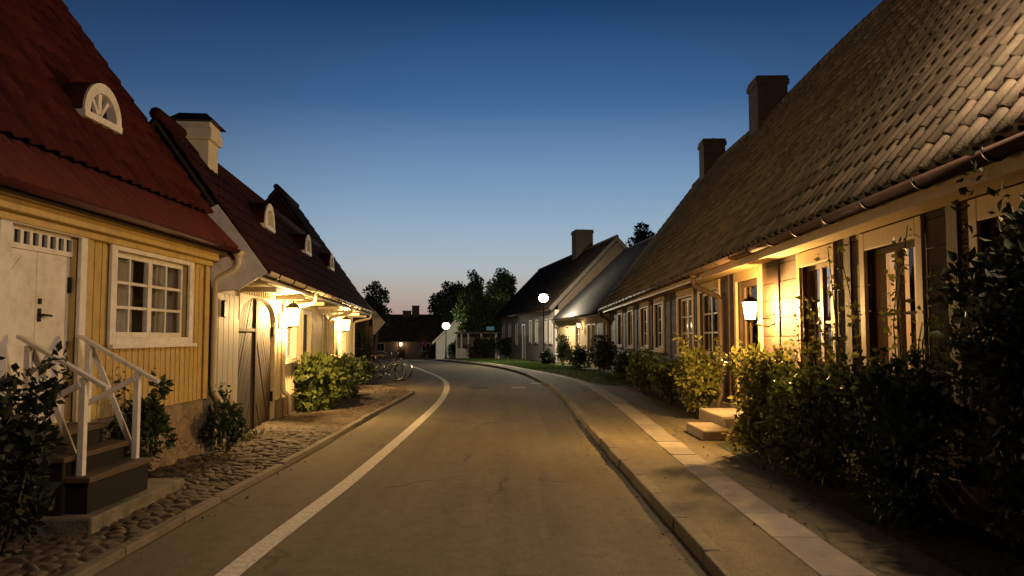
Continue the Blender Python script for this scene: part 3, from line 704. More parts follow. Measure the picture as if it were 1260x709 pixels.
MB(-1).prism_s([(.33,2.78),(-.08,3.24),(-3.32,7.78),(-3.32,7.62),(-.02,3.06),(.33,2.66)], LL+.051, LL+.075).build('verge_board', M['red_metal'], L1)
mb = MB(-1); mb.box(-.3, LL+.04, .003, .26, ZW+.10, 2.795).box(-.3, LL+.03, .003, .16, ZW, ZW+.098).box(-.3, LL+.02, .003, .08, ZW-.07, ZW-.002); mb.build('cornice', M['yellow'], L1, bevel=.008)
window(F1, L1, *opw, 4, 3, .12, 'white', 'white', 0.017, True, 'curtain', munt=.032, curw=.42)
window(F1, L1, *opw0, 4, 3, .12, 'white', 'white', 0.017, True, 'curtain', munt=.032)
# double door
a, b, z0, z1 = opd; m = (a+b)/2
d = MB(-1).box(a-.155, a, .017, .055, z0-.02, z1).box(b, b+.11, .017, .055, z0-.02, z1).box(a-.155, b+.11, .017, .058, z1, z1+.10).box(a-.2, b+.155, .017, .10, z1+.101, z1+.15).build('door', M['white'], L1, bevel=.006)
zt = z1-.19
tr_ = MB(-1).box(a, b, -.09, -.03, zt, zt+.045).box(a, b, -.09, -.03, z1-.03, z1)
for i in range(9): x = a+(b-a)*i/8; tr_.box(max(a, x-.022), min(b, x+.022), -.088, -.032, zt+.045, z1-.03)
tr_.build('transom', M['white'], d)
MB(-1).box(a, b, -.065, -.06, zt+.04, z1-.02).build('pane', M['dglass'], d)
for q, (x0, x1) in enumerate(((a+.004, m-.003), (m+.003, b-.004))):
    lf = MB(-1); lf.box(x0, x1, -.10, -.055, z0, zt)
    base = [(x0+.05, z0+.06), (x1-.05, z0+.06), (x1-.05, zt-.06), (x0+.05, zt-.06)]; k = 0
    c = -3.0
    sx = 1 if q == 0 else -1
    while c < 6:
        p = clip_poly(clip_poly(base, -sx, 1, c+.105), sx, -1, -c)
        if len(p) >= 3: lf.prism_o(p, -.056, -.047)
        c += .115
    lf.build('door_leaf', M['white'], d)
hd = MB(-1); hd.tube([(m+.05,-.05,1.80),(m+.05,-.0,1.80),(m+.16,.0,1.795)], .011, 6).box(m+.03, m+.07, -.046, -.04, 1.74, 1.86); hd.build('handle', M['iron'], d); MB(-1).box(m+.032, m+.068, -.046, -.038, 1.90, 1.95).build('lock', M['iron'], d)
for (x, z) in ((a+.02, 2.1), (b-.02, 2.1), (b-.02, 1.1)): MB(-1).box(x-.014, x+.014, -.052, -.028, z-.075, z+.075).build('hinge', M['iron'], d)
dormer(F1, L1, S(8.6), -.47, 4.07, .33, .75, M['red_metal'], M['white'])
gutter(F1, L1, 0, LL+.12, .40, 2.80, .055, M['red_tile'], 0)
pp = MB(-1); pp.tube([(LL+.05,.40,2.76),(LL+.06,.40,2.62),(LL+.07,.36,2.55),(LL+.08,.12,2.42),(LL+.08,.085,2.36),(LL+.08,.085,.95),(LL+.08,.10,.85),(LL+.08,.19,.72),(LL+.08,.20,.60),(LL+.08,.20,.12)], .042, 12)
pp.tube([(LL+.05,.40,2.79),(LL+.05,.40,2.70)], [.085,.045], 12); pp.build('downpipe', M['whitepipe'], L1, True)

# front steps
ST1 = thing('front_steps', 'dark wooden front steps with white cross braced handrails below the white double door', 'steps', (-4.2, 6.9, .03))
X0 = -4.2
def stp(x0, x1, y0, y1, zt_, zb):
    r = MB().box(x0+.02, x1-.03, y0+.03, y1-.03, zb, zt_-.046).build('step', M['dark_wood'], ST1)
    MB().box(x0, x1, y0, y1, zt_-.045, zt_).build('tread', M['tread'], r, bevel=.008)
def W(x, y, z): return (x+4.2, y-6.9, z-.03)
stp(.04, .42, -.62, .40, .775, .05)
stp(.28, .60, -.62, .47, .60, .05)
stp(.44, .78, -.56, .54, .43, .13)
MB().box(.34, .86, -.66, 1.10, -.06, .135).build('base_slab', M['stone'], ST1, bevel=.02)
def railing(y):
    r = MB(); r.bar(W(-4.12, y, 1.61), W(-3.36, y, 1.175), .07, .032); R_ = r.build('railing', M['white'], ST1, bevel=.004)
    MB().bar(W(-4.03, y, .77), W(-4.03, y, 1.53), .05, .055, up=(0,1,0)).build('post', M['white'], R_, bevel=.004)
    MB().bar(W(-3.56, y, .43), W(-3.56, y, 1.265), .052, .06, up=(0,1,0)).build('post', M['white'], R_, bevel=.004)
    MB().bar(W(-4.02, y+.035, 1.50), W(-3.575, y+.035, .47), .022, .05, up=(1,0,0)).build('brace', M['white'], R_)
    MB().bar(W(-4.02, y-.035, .97), W(-3.575, y-.035, 1.21), .022, .05, up=(1,0,0)).build('brace', M['white'], R_)
railing(7.38); railing(6.46)

# ================================================================== LEFT LAMP COTTAGE
F2 = Fac((-3.03-.098*10.68, 10.68), (-.098, 1), -1)
S2 = lambda y: (y-10.68)*1.0048
LL2 = S2(28.0)
L2 = thing('lamplit_cottage', 'long cream boarded cottage with lit eaves, arched gate and dark red roof', 'house', (*F2.P0, 0), F2.rz)
T2 = 1.42
gat = (S2(11.85), S2(14.55), -.1, 2.30)
ops2 = [(S2(15.45), S2(16.6), 1.16, 2.12), (S2(17.45), S2(18.5), .35, 2.12), (S2(20.6), S2(21.5), 1.1, 2.1), (S2(21.9), S2(22.8), 1.1, 2.1), (S2(24.6), S2(25.7), 1.1, 2.1)]
mb = MB(-1); mb.wall(S2(11.8), LL2, -.15, 2.46, [gat]+ops2, 0, .22)
battens(mb, S2(11.85), LL2, .05, 2.37, [(gat[0], gat[1], -.2, 2.31)]+[(p[0]-.1,p[1]+.1,p[2]-.1,p[3]+.12) for p in ops2], .19, .045, .024, 8)
mb.build('wall', M['cream'], L2)
pb = MB(-1); pb.box(.0, S2(11.8)-.003, -.2, -.01, -.1, 2.3)
for k in range(4): pb.box(.04+.27*k, .29+.27*k, -.009, .01, .03, 2.22)
pb.build('side_panel', M['beige'], L2)
MB(-1).box(S2(10.82), S2(10.95), .012, .06, 1.88, 2.12).build('meter_box', M['iron'], L2, bevel=.01)
MB(-1).box(S2(14.6), LL2, .003, .06, -.12, .42).build('plinth', M['darkwall'], L2)
# gate: two leaves of chevron boards under an arch
gm = (gat[0]+gat[1])/2; hw = (gat[1]-gat[0])/2
def archz(x): return 1.86+.40*math.sqrt(max(0, 1-((x-gm)/hw)**2))
G = MB(-1); n = 24
for k in range(n):
    xa, xb = gat[0]+2*hw*k/n, gat[0]+2*hw*(k+1)/n
    G.hexa([(xa,-.13,archz(xa)+.012),(xb,-.13,archz(xb)+.012),(xb,.012,archz(xb)+.012),(xa,.012,archz(xa)+.012)], [(xa,-.13,2.33),(xb,-.13,2.33),(xb,.012,2.33),(xa,.012,2.33)])
battens(G, gat[0], gat[1], 2.28, 2.42, [], .17, .045, .03, 4)
gate = G.build('gate', M['cream'], L2)
for q in (0, 1):
    x0, x1 = (gat[0]+.02, gm-.006) if q == 0 else (gm+.006, gat[1]-.02)
    xs = [x0+(x1-x0)*k/10 for k in range(11)]
    poly = [(x0, .04), (x1, .04)]+[(x, archz(x)-.01) for x in reversed(xs)]
    lf = MB(-1); sx = 1 if q == 0 else -1
    c = -16.0
    bk = MB(-1); bk.prism_o(poly, -.12, -.095)
    while c < 16:
        k = 1.55
        p = clip_poly(clip_poly(poly, -sx*k, 1, c+.22), sx*k, -1, -c)
        if len(p) >= 3: lf.prism_o(p, -.094, -.07+rng.uniform(-.006,.006))
        c += .25
    leaf = lf.build('gate_leaf', M['gate'], gate); bk.build('backing', M['post'], leaf)
    hx = x0+.01 if q == 0 else x1-.01
    for z in (.5, 1.7): MB(-1).box(hx-.03, hx+.03, -.062, -.02, z-.09, z+.09).build('hinge', M['iron'], leaf)
MB(-1).box(gm-.05, gm+.05, -.065, -.035, .06, 2.24).build('astragal', M['post'], gate)
MB(-1).bar((gat[0]+.1,-.05,1.72), (gm-.1,-.05,1.72), .03, .05).build('crossbar', M['post'], gate)
for k, p in enumerate(ops2):
    if k == 1:
        w = MB(-1).box(p[0]-.1, p[0], .0, .035, p[2], p[3]+.1).box(p[1], p[1]+.1, .0, .035, p[2], p[3]+.1).box(p[0], p[1], .0, .035, p[3], p[3]+.1).build('door', M['cream'], L2)
        MB(-1).box(p[0], p[1], -.12, -.07, p[2], p[3]).box(p[0]+.12, p[1]-.12, -.069, -.055, 1.2, p[3]-.12).box(p[0]+.12, p[1]-.12, -.069, -.055, p[2]+.12, 1.05).build('door_leaf', M['gate'], w)
        MB(-1).box(p[0]+.05, p[0]+.10, -.07, -.03, 1.15, 1.19).build('handle', M['iron'], w)
    else: window(F2, L2, *p, 2, 3, .09, 'cream', 'white', .0, False if p[1]-p[0] < 1 else True, None, 'dglass', curw=.3)
# roof: low wing with half-round dormers, taller end house
E2 = (.60, 2.53); rw = 1.32; R2_ = (E2[0]-rw, E2[1]+T2*rw); rh = 2.66; RH = (E2[0]-rh, E2[1]+T2*rh)
SB = S2(24.4); SA = 1.15; RA = (E2[0]-1.5, E2[1]+T2*1.5)
for o0, o1, sa, sb_, rr in ((E2, RA, 0, SA, 1.5), (E2, R2_, SA+.001, SB-.001, rw), (E2, RH, SB, LL2+.1, rh)):
    bo = (2*o1[0]-o0[0], o0[1])
    dk = MB(-1).prism_s(slab_profile([(o0[0], o0[1]-.03), (o1[0], o1[1]-.03), (bo[0], bo[1]-.03)], .06), sa, sb_).build('roof', M['deck'], L2)
    mb = MB(-1); tiles(mb, sa, sb_, o0, o1, .24, .34, 5, .004, 4, False, .03); tiles(mb, sa, sb_, bo, o1, .24, .34, 5, .004, 4, False, .03); mb.build('tile_covering', M['dark_tile'], dk, True, recalc=False)
    MB(-1).tube([(sa, o1[0], o1[1]+.06), (sb_, o1[0], o1[1]+.06)], .09, 8).build('ridge', M['dark_tile'], dk, True)
ry_ = R2_[0]*2-E2[0]+.35
mb = MB(-1); mb.prism_s([(R2_[0]-.2,R2_[1]-.3),(RA[0],RA[1]-.1),(2*RA[0]-R2_[0],R2_[1]-.3)], SA-.15, SA-.01)
mb.build('end_wall', M['dark_tile'], L2)
for a_, b_ in ((SB+.01, SB+.18), (LL2-.2, LL2)):
    MB(-1).prism_s([(-.23,-.15),(-.23,3.58),(RH[0],RH[1]-.15),(2*RH[0]+.2,3.58),(2*RH[0]+.2,-.15)], a_, b_).build('end_wall', M['dark_tile'], L2)

MB(-1).box(0, LL2, 2*R2_[0]-.75, 2*R2_[0]-.55, -.15, 2.3).build('rear_wall', M['cream'], L2)
MB(-1).prism_s([(-.05,2.21),(.30,2.26),(.67,2.50),(.36,2.93),(-.02,3.44),(-.3,3.3)], -.045, -.003).build('eave_board', M['white'], L2)
mb = MB(-1)
for k in range(4): mb.box(.01, LL2+.1, .012+.135*k, .138+.135*k, 2.38+.012*k, 2.40+.012*k)
mb.build('soffit', M['cream'], L2)
MB(-1).box(.0, LL2+.1, .555, .58, 2.40, 2.50).build('fascia', M['cream'], L2)
s = S2(11.9); 
while s < LL2:
    MB(-1).box(s-.05, s+.05, .015, .54, 2.30, 2.375).build('rafter_tail', M['cream'], L2); s += 2.6
for y in (13.85, 18.05, 22.2): dormer(F2, L2, S2(y), -.04, 3.60, .35, .6, M['dark_tile'], M['white'])
gutter(F2, L2, 0, LL2+.1, .66, 2.52, .06, M['whitepipe'], 1.1, M['iron'])
for y in (15.0, 21.4, 27.7):
    s = S2(y); pp = MB(-1); pp.tube([(s+.12,.66,2.48),(s+.12,.66,2.34),(s+.10,.62,2.27),(s,.14,2.16),(s,.075,2.08),(s,.075,.62),(s,.10,.54),(s+.0,.19,.46),(s,.20,.36),(s,.20,.10)], .042, 12); pp.build('downpipe', M['whitepipe'], L2, True)
ch = chimney(F2, L2, S2(12.08), R2_[0]-.05, .52, .54, 3.3, 4.93, M['chim_white'], 'hood')
LW = (1.0,.60,.22)
wall_lantern('wall_lantern', 'glowing lantern on cream wall just past the downpipe beside the arched gate', F2, S2(14.75), .26, 2.0, M['lampwarm'], 1600, LW, 1.25)
wall_lantern('wall_lantern', 'farther of two glowing lanterns under the lamplit eaves of the cream cottage', F2, S2(23.5), .26, 1.98, M['lampwarm'], 1350, LW, 1.2)

# ================================================================== LEFT THIRD HOUSE
F4 = Fac((-6.45, 36.0), (-.27, 1), -1)
L4 = thing('brown_house', 'low dark house at the bend with pale pointed eave board', 'house', (*F4.P0, 0), F4.rz)
MB(-1).wall(0, 14, -.6, 2.1, [(2,2.9,.9,1.8),(5,5.9,.9,1.8),(8,8.9,.9,1.8)], 0, .2).build('wall', M['darkwall'], L4)
for s in (2, 5, 8): window(F4, L4, s, s+.9, .9, 1.8, 2, 3, .08, 'white', 'white', 0, True, None, 'dglass')
shell(F4, L4, 14, 4.2, 2.0, -1.95, 4.9, M['darkwall'], 1.08)
dk = MB(-1).prism_s(slab_profile([(.5,2.26),(-1.95,4.9),(-4.4,2.26)], .08), -.1, 14.2).build('roof', M['deck'], L4)
mb = MB(-1); tiles(mb, -.1, 14.2, (.5,2.28), (-1.95,4.92), .26, .36, 5, .004, 4, False, .03); tiles(mb, -.1, 14.2, (-4.4,2.28), (-1.95,4.92), .26, .36, 5, .004, 4, False, .03); mb.build('tile_covering', M['dark_tile'], dk, True, recalc=False)
MB(-1).prism_s([(-.02,1.72),(.04,1.72),(.52,2.28),(.05,2.82),(-.08,2.7)], -.16, -.11).build('eave_board', M['white'], L4)
MB(-1).prism_s([(.53,2.27),(-1.95,4.97),(-1.95,4.80),(.40,2.24)], -.13, -.101).build('verge_board', M['beige'], L4)

# ================================================================== RIGHT TIMBER HOUSE
Y0 = 4.75
F3 = Fac((3.6+.026*Y0, Y0), (.026, 1), 1)
S3 = lambda y: (y-Y0)*1.00034
LL3 = S3(35.3)
R1 = thing('timber_house', 'long brown plank house with weathered pantile roof and ochre window frames', 'house', (*F3.P0, 0), F3.rz)
ops3 = [(S3(12.1), S3(13.4), .40, 2.55)]
wins = [(5.1,6.1,1.15), (7.1,8.2,1.15), (9.15,10.2,1.05), (14.75,16.45,1.25), (17.15,18.85,1.25), (21.0,22.4,1.3), (23.7,25.3,1.3), (27.3,28.7,1.3), (30.6,32.0,1.3)]
ops3 += [(S3(a), S3(b), z, 2.52) for a, b, z in wins]
mb = MB(1); mb.wall(0, LL3, -.1, 2.95, ops3, 0, .25)
g = random.Random(3); z = .42
pad = [(p[0]-.13, p[1]+.13, p[2]-.13, p[3]+.20) for p in ops3]
posts = [S3(y) for y in (4.86, 6.5, 8.68, 11.2, 14.05, 16.8, 20.0, 23.05, 26.3, 29.5, 33.0, 35.2)]
while z < 2.85:
    h = g.uniform(.2,.27); z1 = min(z+h-.012, 2.86)
    for i in range(len(posts)-1):
        segs = [(posts[i]+.09, posts[i+1]-.09)]
        for p in pad:
            if p[2] < z1 and p[3] > z:
                ns = []
                for a, b in segs:
                    if p[0] >= b or p[1] <= a: ns.append((a, b)); continue
                    if p[0]-a > .03: ns.append((a, p[0]))
                    if b-p[1] > .03: ns.append((p[1], b))
                segs = ns
        for a, b in segs: j = g.uniform(0,.012); mb.box(a, b, -.002, .018+j, z, z1)
    z += h
mb.build('wall', M['tar'], R1)
for s in posts:
    if any(p[0] < s+.08 and p[1] > s-.08 for p in pad): continue
    MB(1).box(s-.085, s+.085, .001, .045, .42, 2.87).build('post', M['post'], R1)
MB(1).box(0, LL3, .002, .08, -.1, .40).build('plinth', M['stone'], R1)
for k, (a, b, z) in enumerate(wins):
    cur = 'blind' if k in (1, 2) else None
    window(F3, R1, S3(a), S3(b), z, 2.52, 2, 3 if k >= 3 else 2, .12, 'ochre', 'mullion' if k < 3 else 'white', .02, True, cur, 'glass' if k in (1,2) else 'dglass', cas_o=.04, top_extra=.07, munt=.03, curw=.44 if k == 1 else .48)
a, b, z0, z1 = ops3[0]
d = MB(1).box(a-.13, a, .02, .065, z0, z1+.2).box(b, b+.13, .02, .065, z0, z1+.2).box(a, b, .02, .065, z1, z1+.2).build('door', M['ochre'], R1, bevel=.006)
MB(1).box(a, a+.16, -.11, -.05, z0, z1).box(b-.16, b, -.11, -.05, z0, z1).box(a+.16, b-.16, -.11, -.05, z0, z0+.3).box(a+.16, b-.16, -.11, -.05, z1-.1, z1).box(a+.16, b-.16, -.10, -.06, 2.05, 2.13).build('door_leaf', M['mullion'], d)
MB(1).box(a+.15, b-.15, -.082, -.076, z0+.28, z1-.08).build('pane', M['glass'], d)
MB(1).box(a+.14, b-.14, -.16, -.14, z0+.28, 2.06).build('curtain', M['curtain'], d)
MB(1).tube([(b-.10,-.05,1.42),(b-.10,-.0,1.42),(b-.22,.0,1.415)], .012, 6).build('handle', M['iron'], d)
W3, T3 = 4.36, 1.284
E3 = (.42, 2.93); R3_ = (E3[0]-W3, E3[1]+T3*W3); B3 = (E3[0]-2*W3, E3[1])
shell(F3, R1, LL3, 2*W3-.8, 2.93, R3_[0], R3_[1]-.1, M['tar'], 1.284)
dk = MB(1).prism_s(slab_profile([(E3[0]-.02, E3[1]-.04), (R3_[0], R3_[1]-.04), (B3[0], B3[1]-.04)], .08), -.12, LL3+.15).build('roof', M['deck'], R1)
mb = MB(1); tiles(mb, -.12, LL3+.15, E3, R3_, .25, .34, 12, .007, 21, True, .050, .60); mb.build('tile_covering', M['pantile'], dk, True, recalc=False)
mb = MB(1); tiles(mb, -.12, LL3+.15, B3, R3_, .30, .40, 5, .006, 22, False, .05); mb.build('tile_covering', M['pantile'], dk, True, recalc=False)
for o_ in dk.children:
    for v_ in o_.data.vertices:
        f_ = max(0, (v_.co.z-2.95)/5.5); v_.co.z += f_*(.045+.045*math.sin(.5*v_.co.x+1)+.025*math.sin(1.27*v_.co.x))
rb = MB(1); s = -.3
while s < LL3: rb.tube([(s,R3_[0],R3_[1]+.09+.045*math.sin(.5*s+1)),(s+.42,R3_[0],R3_[1]+.105+.045*math.sin(.5*s+1.2)+rng.uniform(-.01,.01))], [.135,.115], 10); s += .38
rb.build('ridge', M['pantile'], dk, True)
MB(1).prism_s([(E3[0]+.02,E3[1]-.06),(R3_[0],R3_[1]+.02),(R3_[0],R3_[1]-.22),(E3[0]-.1,E3[1]-.28)], LL3+.151, LL3+.18).build('verge_board', M['ochre'], R1)
MB(1).box(-.12, LL3+.15, .06, .375, 2.72, 2.75).build('soffit', M['ochre'], R1)
MB(1).box(-.12, LL3+.15, .376, .40, 2.70, 2.88).build('fascia', M['ochre'], R1)
MB(1).box(0, LL3, .046, .085, 2.60+.275, 2.95).build('frieze', M['ochre'], R1)
gutter(F3, R1, -.12, LL3+.15, .485, 2.87, .075, M['copper'], .95, M['iron'])
for y in (14.35, 34.9):
    s = S3(y); pp = MB(1); pp.tube([(s+.5,.485,2.84),(s+.5,.485,2.66),(s+.46,.46,2.58),(s+.05,.14,2.36),(s,.10,2.28),(s,.10,.55),(s,.16,.40),(s,.17,.14)], .05, 12); pp.tube([(s+.5,.485,2.83),(s+.5,.485,2.72)], [.09,.052], 12); pp.build('downpipe', M['copper'], R1, True)
chimney(F3, R1, S3(24.5), R3_[0]-.05, 1.0, .95, 7.4, 9.85, M['brick'])
chimney(F3, R1, S3(32.2), R3_[0]-.05, .9, .9, 7.4, 9.85, M['brick'])
wall_lantern('wall_lantern', 'glowing lantern on the brown plank wall beside the ochre framed house door', F3, S3(11.35), .36, 2.0, M['lampwarm'], 2600, (1,.56,.17), .95)
point('room lamp', F3.w(S3(8.0), -1.2, 2.0), 110, (1,.55,.22), .12)
sp = thing('stone_steps', 'two worn granite steps in front of the ochre framed door', 'steps', (3.2, 12.2, KH-.01))
MB().box(-.42, .02, -.85, .25, 0, .155).build('lower_step', M['step_granite'], sp, bevel=.025)
MB().box(.0, .78, -.45, 1.15, 0, .30).build('upper_step', M['step_granite'], sp, bevel=.025)

# ================================================================== RIGHT METAL ROOFED HOUSE
F5 = Fac((4.35, 35.62), (-.11, 1), 1); LL5 = 12.9
R2 = thing('ochre_house', 'ochre plastered house with corrugated metal roof between the timber house and the gabled house', 'house', (*F5.P0, 0), F5.rz)
ops5 = [(2.3,3.0,.9,2.2), (3.4,4.1,.9,2.2), (6.3,7.3,.9,2.2), (9.6,10.4,.9,2.2)]
MB(1).wall(0, LL5, -.2, 2.68, ops5, 0, .22).build('wall', M['plaster_y'], R2)
for p in ops5: window(F5, R2, *p, 2, 3, .09, 'ochre', 'white', 0, True, None, 'dglass')
MB(1).box(.4, 1.6, .002, .05, -.1, 2.3).build('door', M['post'], R2)
shell(F5, R2, LL5, 8.5, 2.7, -4.25, 7.0, M['plaster_y'], .946)
e, r, bq = (.35, 2.75), (-4.25, 7.1), (-8.85, 2.75)
dk = MB(1).prism_s(slab_profile([(e[0],e[1]-.03),(r[0],r[1]-.03),(bq[0],bq[1]-.03)], .06), -.1, LL5+.1).build('roof', M['deck'], R2)
cr = MB(1); n = int(LL5/.15)
for (p, q) in ((e, r), (bq, r)):
    do, dz = q[0]-p[0], q[1]-p[1]; l = math.hypot(do, dz); do /= l; dz /= l; no, nz = (dz, -do) if do < 0 else (-dz, do)
    vs = []; kk = 6
    for j in range(kk+1):
        for i in range(n+1):
            a = -.05+(l+.05)*j/kk; h = .04+.032*math.sin(i*math.pi/2)+(.01 if j % 2 else 0)
            vs.append((-.1+(LL5+.2)*i/n, p[0]+do*a+no*h, p[1]+dz*a+nz*h))
    cr.add(vs, [(j*(n+1)+i, j*(n+1)+i+1, (j+1)*(n+1)+i+1, (j+1)*(n+1)+i) for j in range(kk) for i in range(n)])
cr.build('metal_sheet', M['metalroof'], dk, False, recalc=False)
MB(1).tube([(-.1,r[0],r[1]+.03),(LL5+.1,r[0],r[1]+.03)], .08, 8).build('ridge', M['metalroof'], dk, True)
MB(1).box(0, LL5, .003, .3, 2.60, 2.66).build('fascia', M['ochre'], R2)
gutter(F5, R2, -.1, LL5+.1, .42, 2.72, .06, M['copper'], 0)
pp = MB(1); pp.tube([(LL5-.2,.42,2.68),(LL5-.2,.42,2.5),(LL5-.2,.1,2.3),(LL5-.2,.1,.1)], .045, 8); pp.build('downpipe', M['copper'], R2, True)
wall_lantern('wall_lantern', 'small lamp above the window on the ochre house below the metal roof', F5, 5.4, .2, 2.22, M['lampsmall'], 60, (1,.72,.38), .8)

# ================================================================== RIGHT GABLED HOUSE
F6 = Fac((2.73, 49.0), (-.163, .987), 1); LL6 = 25.0
R3 = thing('gabled_house', 'long pale plastered house with dark tiled roof and wide chimney behind the street lamp', 'house', (*F6.P0, 0), F6.rz)
ops6 = [(.8,1.6,1.25,2.75), (2.5,3.3,1.25,2.75), (5.6,6.4,1.25,2.75), (7.9,8.7,1.25,2.75), (14.0,14.9,1.1,2.65), (17.5,18.4,1.1,2.65), (21,21.9,1.0,2.6)]
dr6 = (10.6,11.7,.0,2.5)
MB(1).wall(0, LL6, -.8, 3.35, ops6+[dr6], 0, .25).build('wall', M['plaster'], R3)
for p in ops6: window(F6, R3, *p, 2, 3, .10, 'white', 'white', 0, True, None, 'dglass')
d = MB(1).box(dr6[0]-.1, dr6[0], 0, .04, -.3, 2.6).box(dr6[1], dr6[1]+.1, 0, .04, -.3, 2.6).box(dr6[0], dr6[1], 0, .04, 2.5, 2.6).build('door', M['white'], R3)
MB(1).box(dr6[0], dr6[1], -.14, -.08, -.3, 2.5).box(dr6[0]+.15, dr6[1]-.15, -.079, -.06, 1.3, 2.3).build('door_leaf', M['post'], d)
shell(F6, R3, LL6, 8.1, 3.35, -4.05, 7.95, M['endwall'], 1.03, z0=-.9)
e, r, bq = (.45, 3.4), (-4.05, 8.03), (-8.55, 3.4)
dk = MB(1).prism_s(slab_profile([(e[0],e[1]-.03),(r[0],r[1]-.03),(bq[0],bq[1]-.03)], .09), -.25, LL6+.2).build('roof', M['deck'], R3)
mb = MB(1); tiles(mb, -.25, LL6+.2, e, r, .28, .38, 5, .005, 31, False, .045); tiles(mb, -.25, LL6+.2, bq, r, .4, .5, 4, .005, 32, False, .045); mb.build('tile_covering', M['grey_tile'], dk, True, recalc=False)
MB(1).tube([(-.25,r[0],r[1]+.05),(LL6+.2,r[0],r[1]+.05)], .12, 8).build('ridge', M['grey_tile'], dk, True)
for a, b in ((e, r), (bq, r)):
    MB(1).prism_s([(a[0],a[1]+.06),(b[0],b[1]+.08),(b[0],b[1]-.22),(a[0]+(-.16 if a is e else .16),a[1]-.14)], -.29, -.251).build('verge_board', M['dimboard'], R3)
chimney(F6, R3, 8.6, r[0], 1.4, 1.3, 7.0, 9.65, M['brick'])
gutter(F6, R3, -.2, LL6+.2, .52, 3.34, .06, M['copper'], 0)

# ================================================================== FAR WHITE GABLE HOUSE, SHELTER, END HOUSE
z0 = gz(85)
W4 = thing('white_gable_house', 'small whitewashed house whose lit gable faces down the street', 'house', (-6.05, 85, z0))
MB().prism_o([(-2.3,-.2),(-2.3,1.95),(0,4.2),(2.3,1.95),(2.3,-.2)], 0, 9).build('wall', M['whitewash'], W4)
for sg in (-1, 1):
    MB().prism_o([(sg*2.65,1.72),(0,4.30),(0,4.46),(sg*2.65,1.88)], -.35, 9.3).build('roof', M['grey_tile'], W4)
    MB().prism_o([(sg*2.66,1.62),(0,4.22),(0,4.48),(sg*2.66,1.90)], -.40, -.352).build('verge_board', M['whitewash'], W4)
w = MB().box(-.45, .45, -.04, -.002, .9, 2.1).build('window', M['white'], W4); MB().box(-.35, .35, -.05, -.042, 1.0, 2.0).build('pane', M['dglass'], w)
z0 = gz(63)
sh = thing('garden_shelter', 'low flat roofed wooden shelter with pale posts between the trees', 'shelter', (-3.0, 63, z0))
MB().box(-1.7, 1.9, -.3, 2.6, 2.18, 2.30).build('roof', M['metalroof'], sh)
MB().box(-1.6, 1.8, 2.3, 2.45, 0, 2.17).build('rear_wall', M['darkwall'], sh)
for x in (-1.5, -1.1, -.55, .5, 1.7): MB().box(x-.06, x+.06, -.2, -.08, -.1, 2.17).build('post', M['whitewash'], sh)
fb = MB()
for k in range(8): fb.box(-1.48+.12*k, -1.39+.12*k, -.16, -.13, .0, 1.0)
for k in range(2): fb.box(-1.5, -.55, -.129, -.10, .25+.5*k, .33+.5*k)
fb.build('railing', M['whitewash'], sh)
t = thing('lit_sign', 'small pale blue lit sign above the shelter roof end', 'sign', (-1.75, 62.6, z0))
MB().box(-.04, .04, .02, .08, 0, 2.4).build('post', M['iron'], t)
MB().box(-.34, .34, 0, .10, 2.42, 2.78).build('case', M['iron'], t); MB().box(-.31, .31, -.012, -.002, 2.45, 2.75).build('panel', M['signglow'], t)
z0 = gz(95)
EH = thing('end_house', 'long low dark house closing the end of the street with two chimneys', 'house', (-18.6, 95, z0))
mb = MB(); mb.wall(0, 20, -.3, 2.2, [(4.6,5.5,.0,2.0),(7.6,8.5,.9,1.8),(10.8,11.7,.9,1.8),(2.0,2.9,.9,1.8)], 0, .25)
mb.v = [(a, -b, c) for a, b, c in mb.v]; mb.build('wall', M['endwall'], EH)
for x in (7.6, 10.8, 2.0):
    w = MB().box(x-.08, x, -.04, 0, .82, 1.88).box(x+.9, x+.98, -.04, 0, .82, 1.88).box(x, x+.9, -.04, 0, 1.8, 1.88).box(x, x+.9, -.04, 0, .82, .9).box(x+.43, x+.47, 0, .03, .9, 1.8).build('window', M['beige'], EH)
    MB().box(x, x+.9, .05, .06, .9, 1.8).build('pane', M['dglass'], w)
MB().box(4.6, 5.5, .06, .12, 0, 2.0).build('door', M['post'], EH)
MB().box(0, 20, 7.0, 7.2, -.3, 2.2).build('rear_wall', M['endwall'], EH)
for x in (0, 19.8): MB().add([], []).prism_s([(.251,-.3),(.251,2.2),(3.6,5.2),(6.999,2.2),(6.999,-.3)], x, x+.2).build('end_wall', M['endwall'], EH)
dk = MB().prism_s([(-.4,2.12),(3.6,5.3),(7.6,2.12),(7.6,2.02),(3.6,5.2),(-.4,2.02)], -.3, 20.3).build('roof', M['deck'], EH)
mb = MB(); tiles(mb, -.3, 20.3, (-.4,2.14), (3.6,5.32), .4, .45, 4, .006, 41, False, .05); mb.build('tile_covering', M['grey_tile'], dk, True, recalc=False)
MB().tube([(-.3,3.6,5.35),(20.3,3.6,5.35)], .13, 8).build('ridge', M['grey_tile'], dk, True)
for (x, w_, zt) in ((6.3, .85, 6.6), (5.2, 1.0, 5.95)): c = MB().box(x-w_/2, x+w_/2, 3.2, 3.95, 4.6, zt-.12).box(x-w_/2-.05, x+w_/2+.05, 3.15, 4.0, zt-.119, zt).build('chimney', M['brick'], EH)
FE = Fac((-18.6, 95), (1, 0), -1)
t = wall_lantern('wall_lantern', 'tiny distant wall lamp on the dark house at the end of the street', FE, 5.0, .25, z0+1.72, M['lampsmall'], 120, (1,.62,.3), 1.4)
t = thing('no_parking_sign', 'round blue and red no parking sign on a post before the end house', 'sign', (-10.65, 94, gz(94)))
MB().tube([(0,.04,-.1),(0,.04,2.15)], .03, 8).build('post', M['iron'], t)
mb = MB(); mb.tube([(0,-.01,1.75),(0,.02,1.75)], .37, 28); fc = mb.build('sign_face', M['signblue'], t)
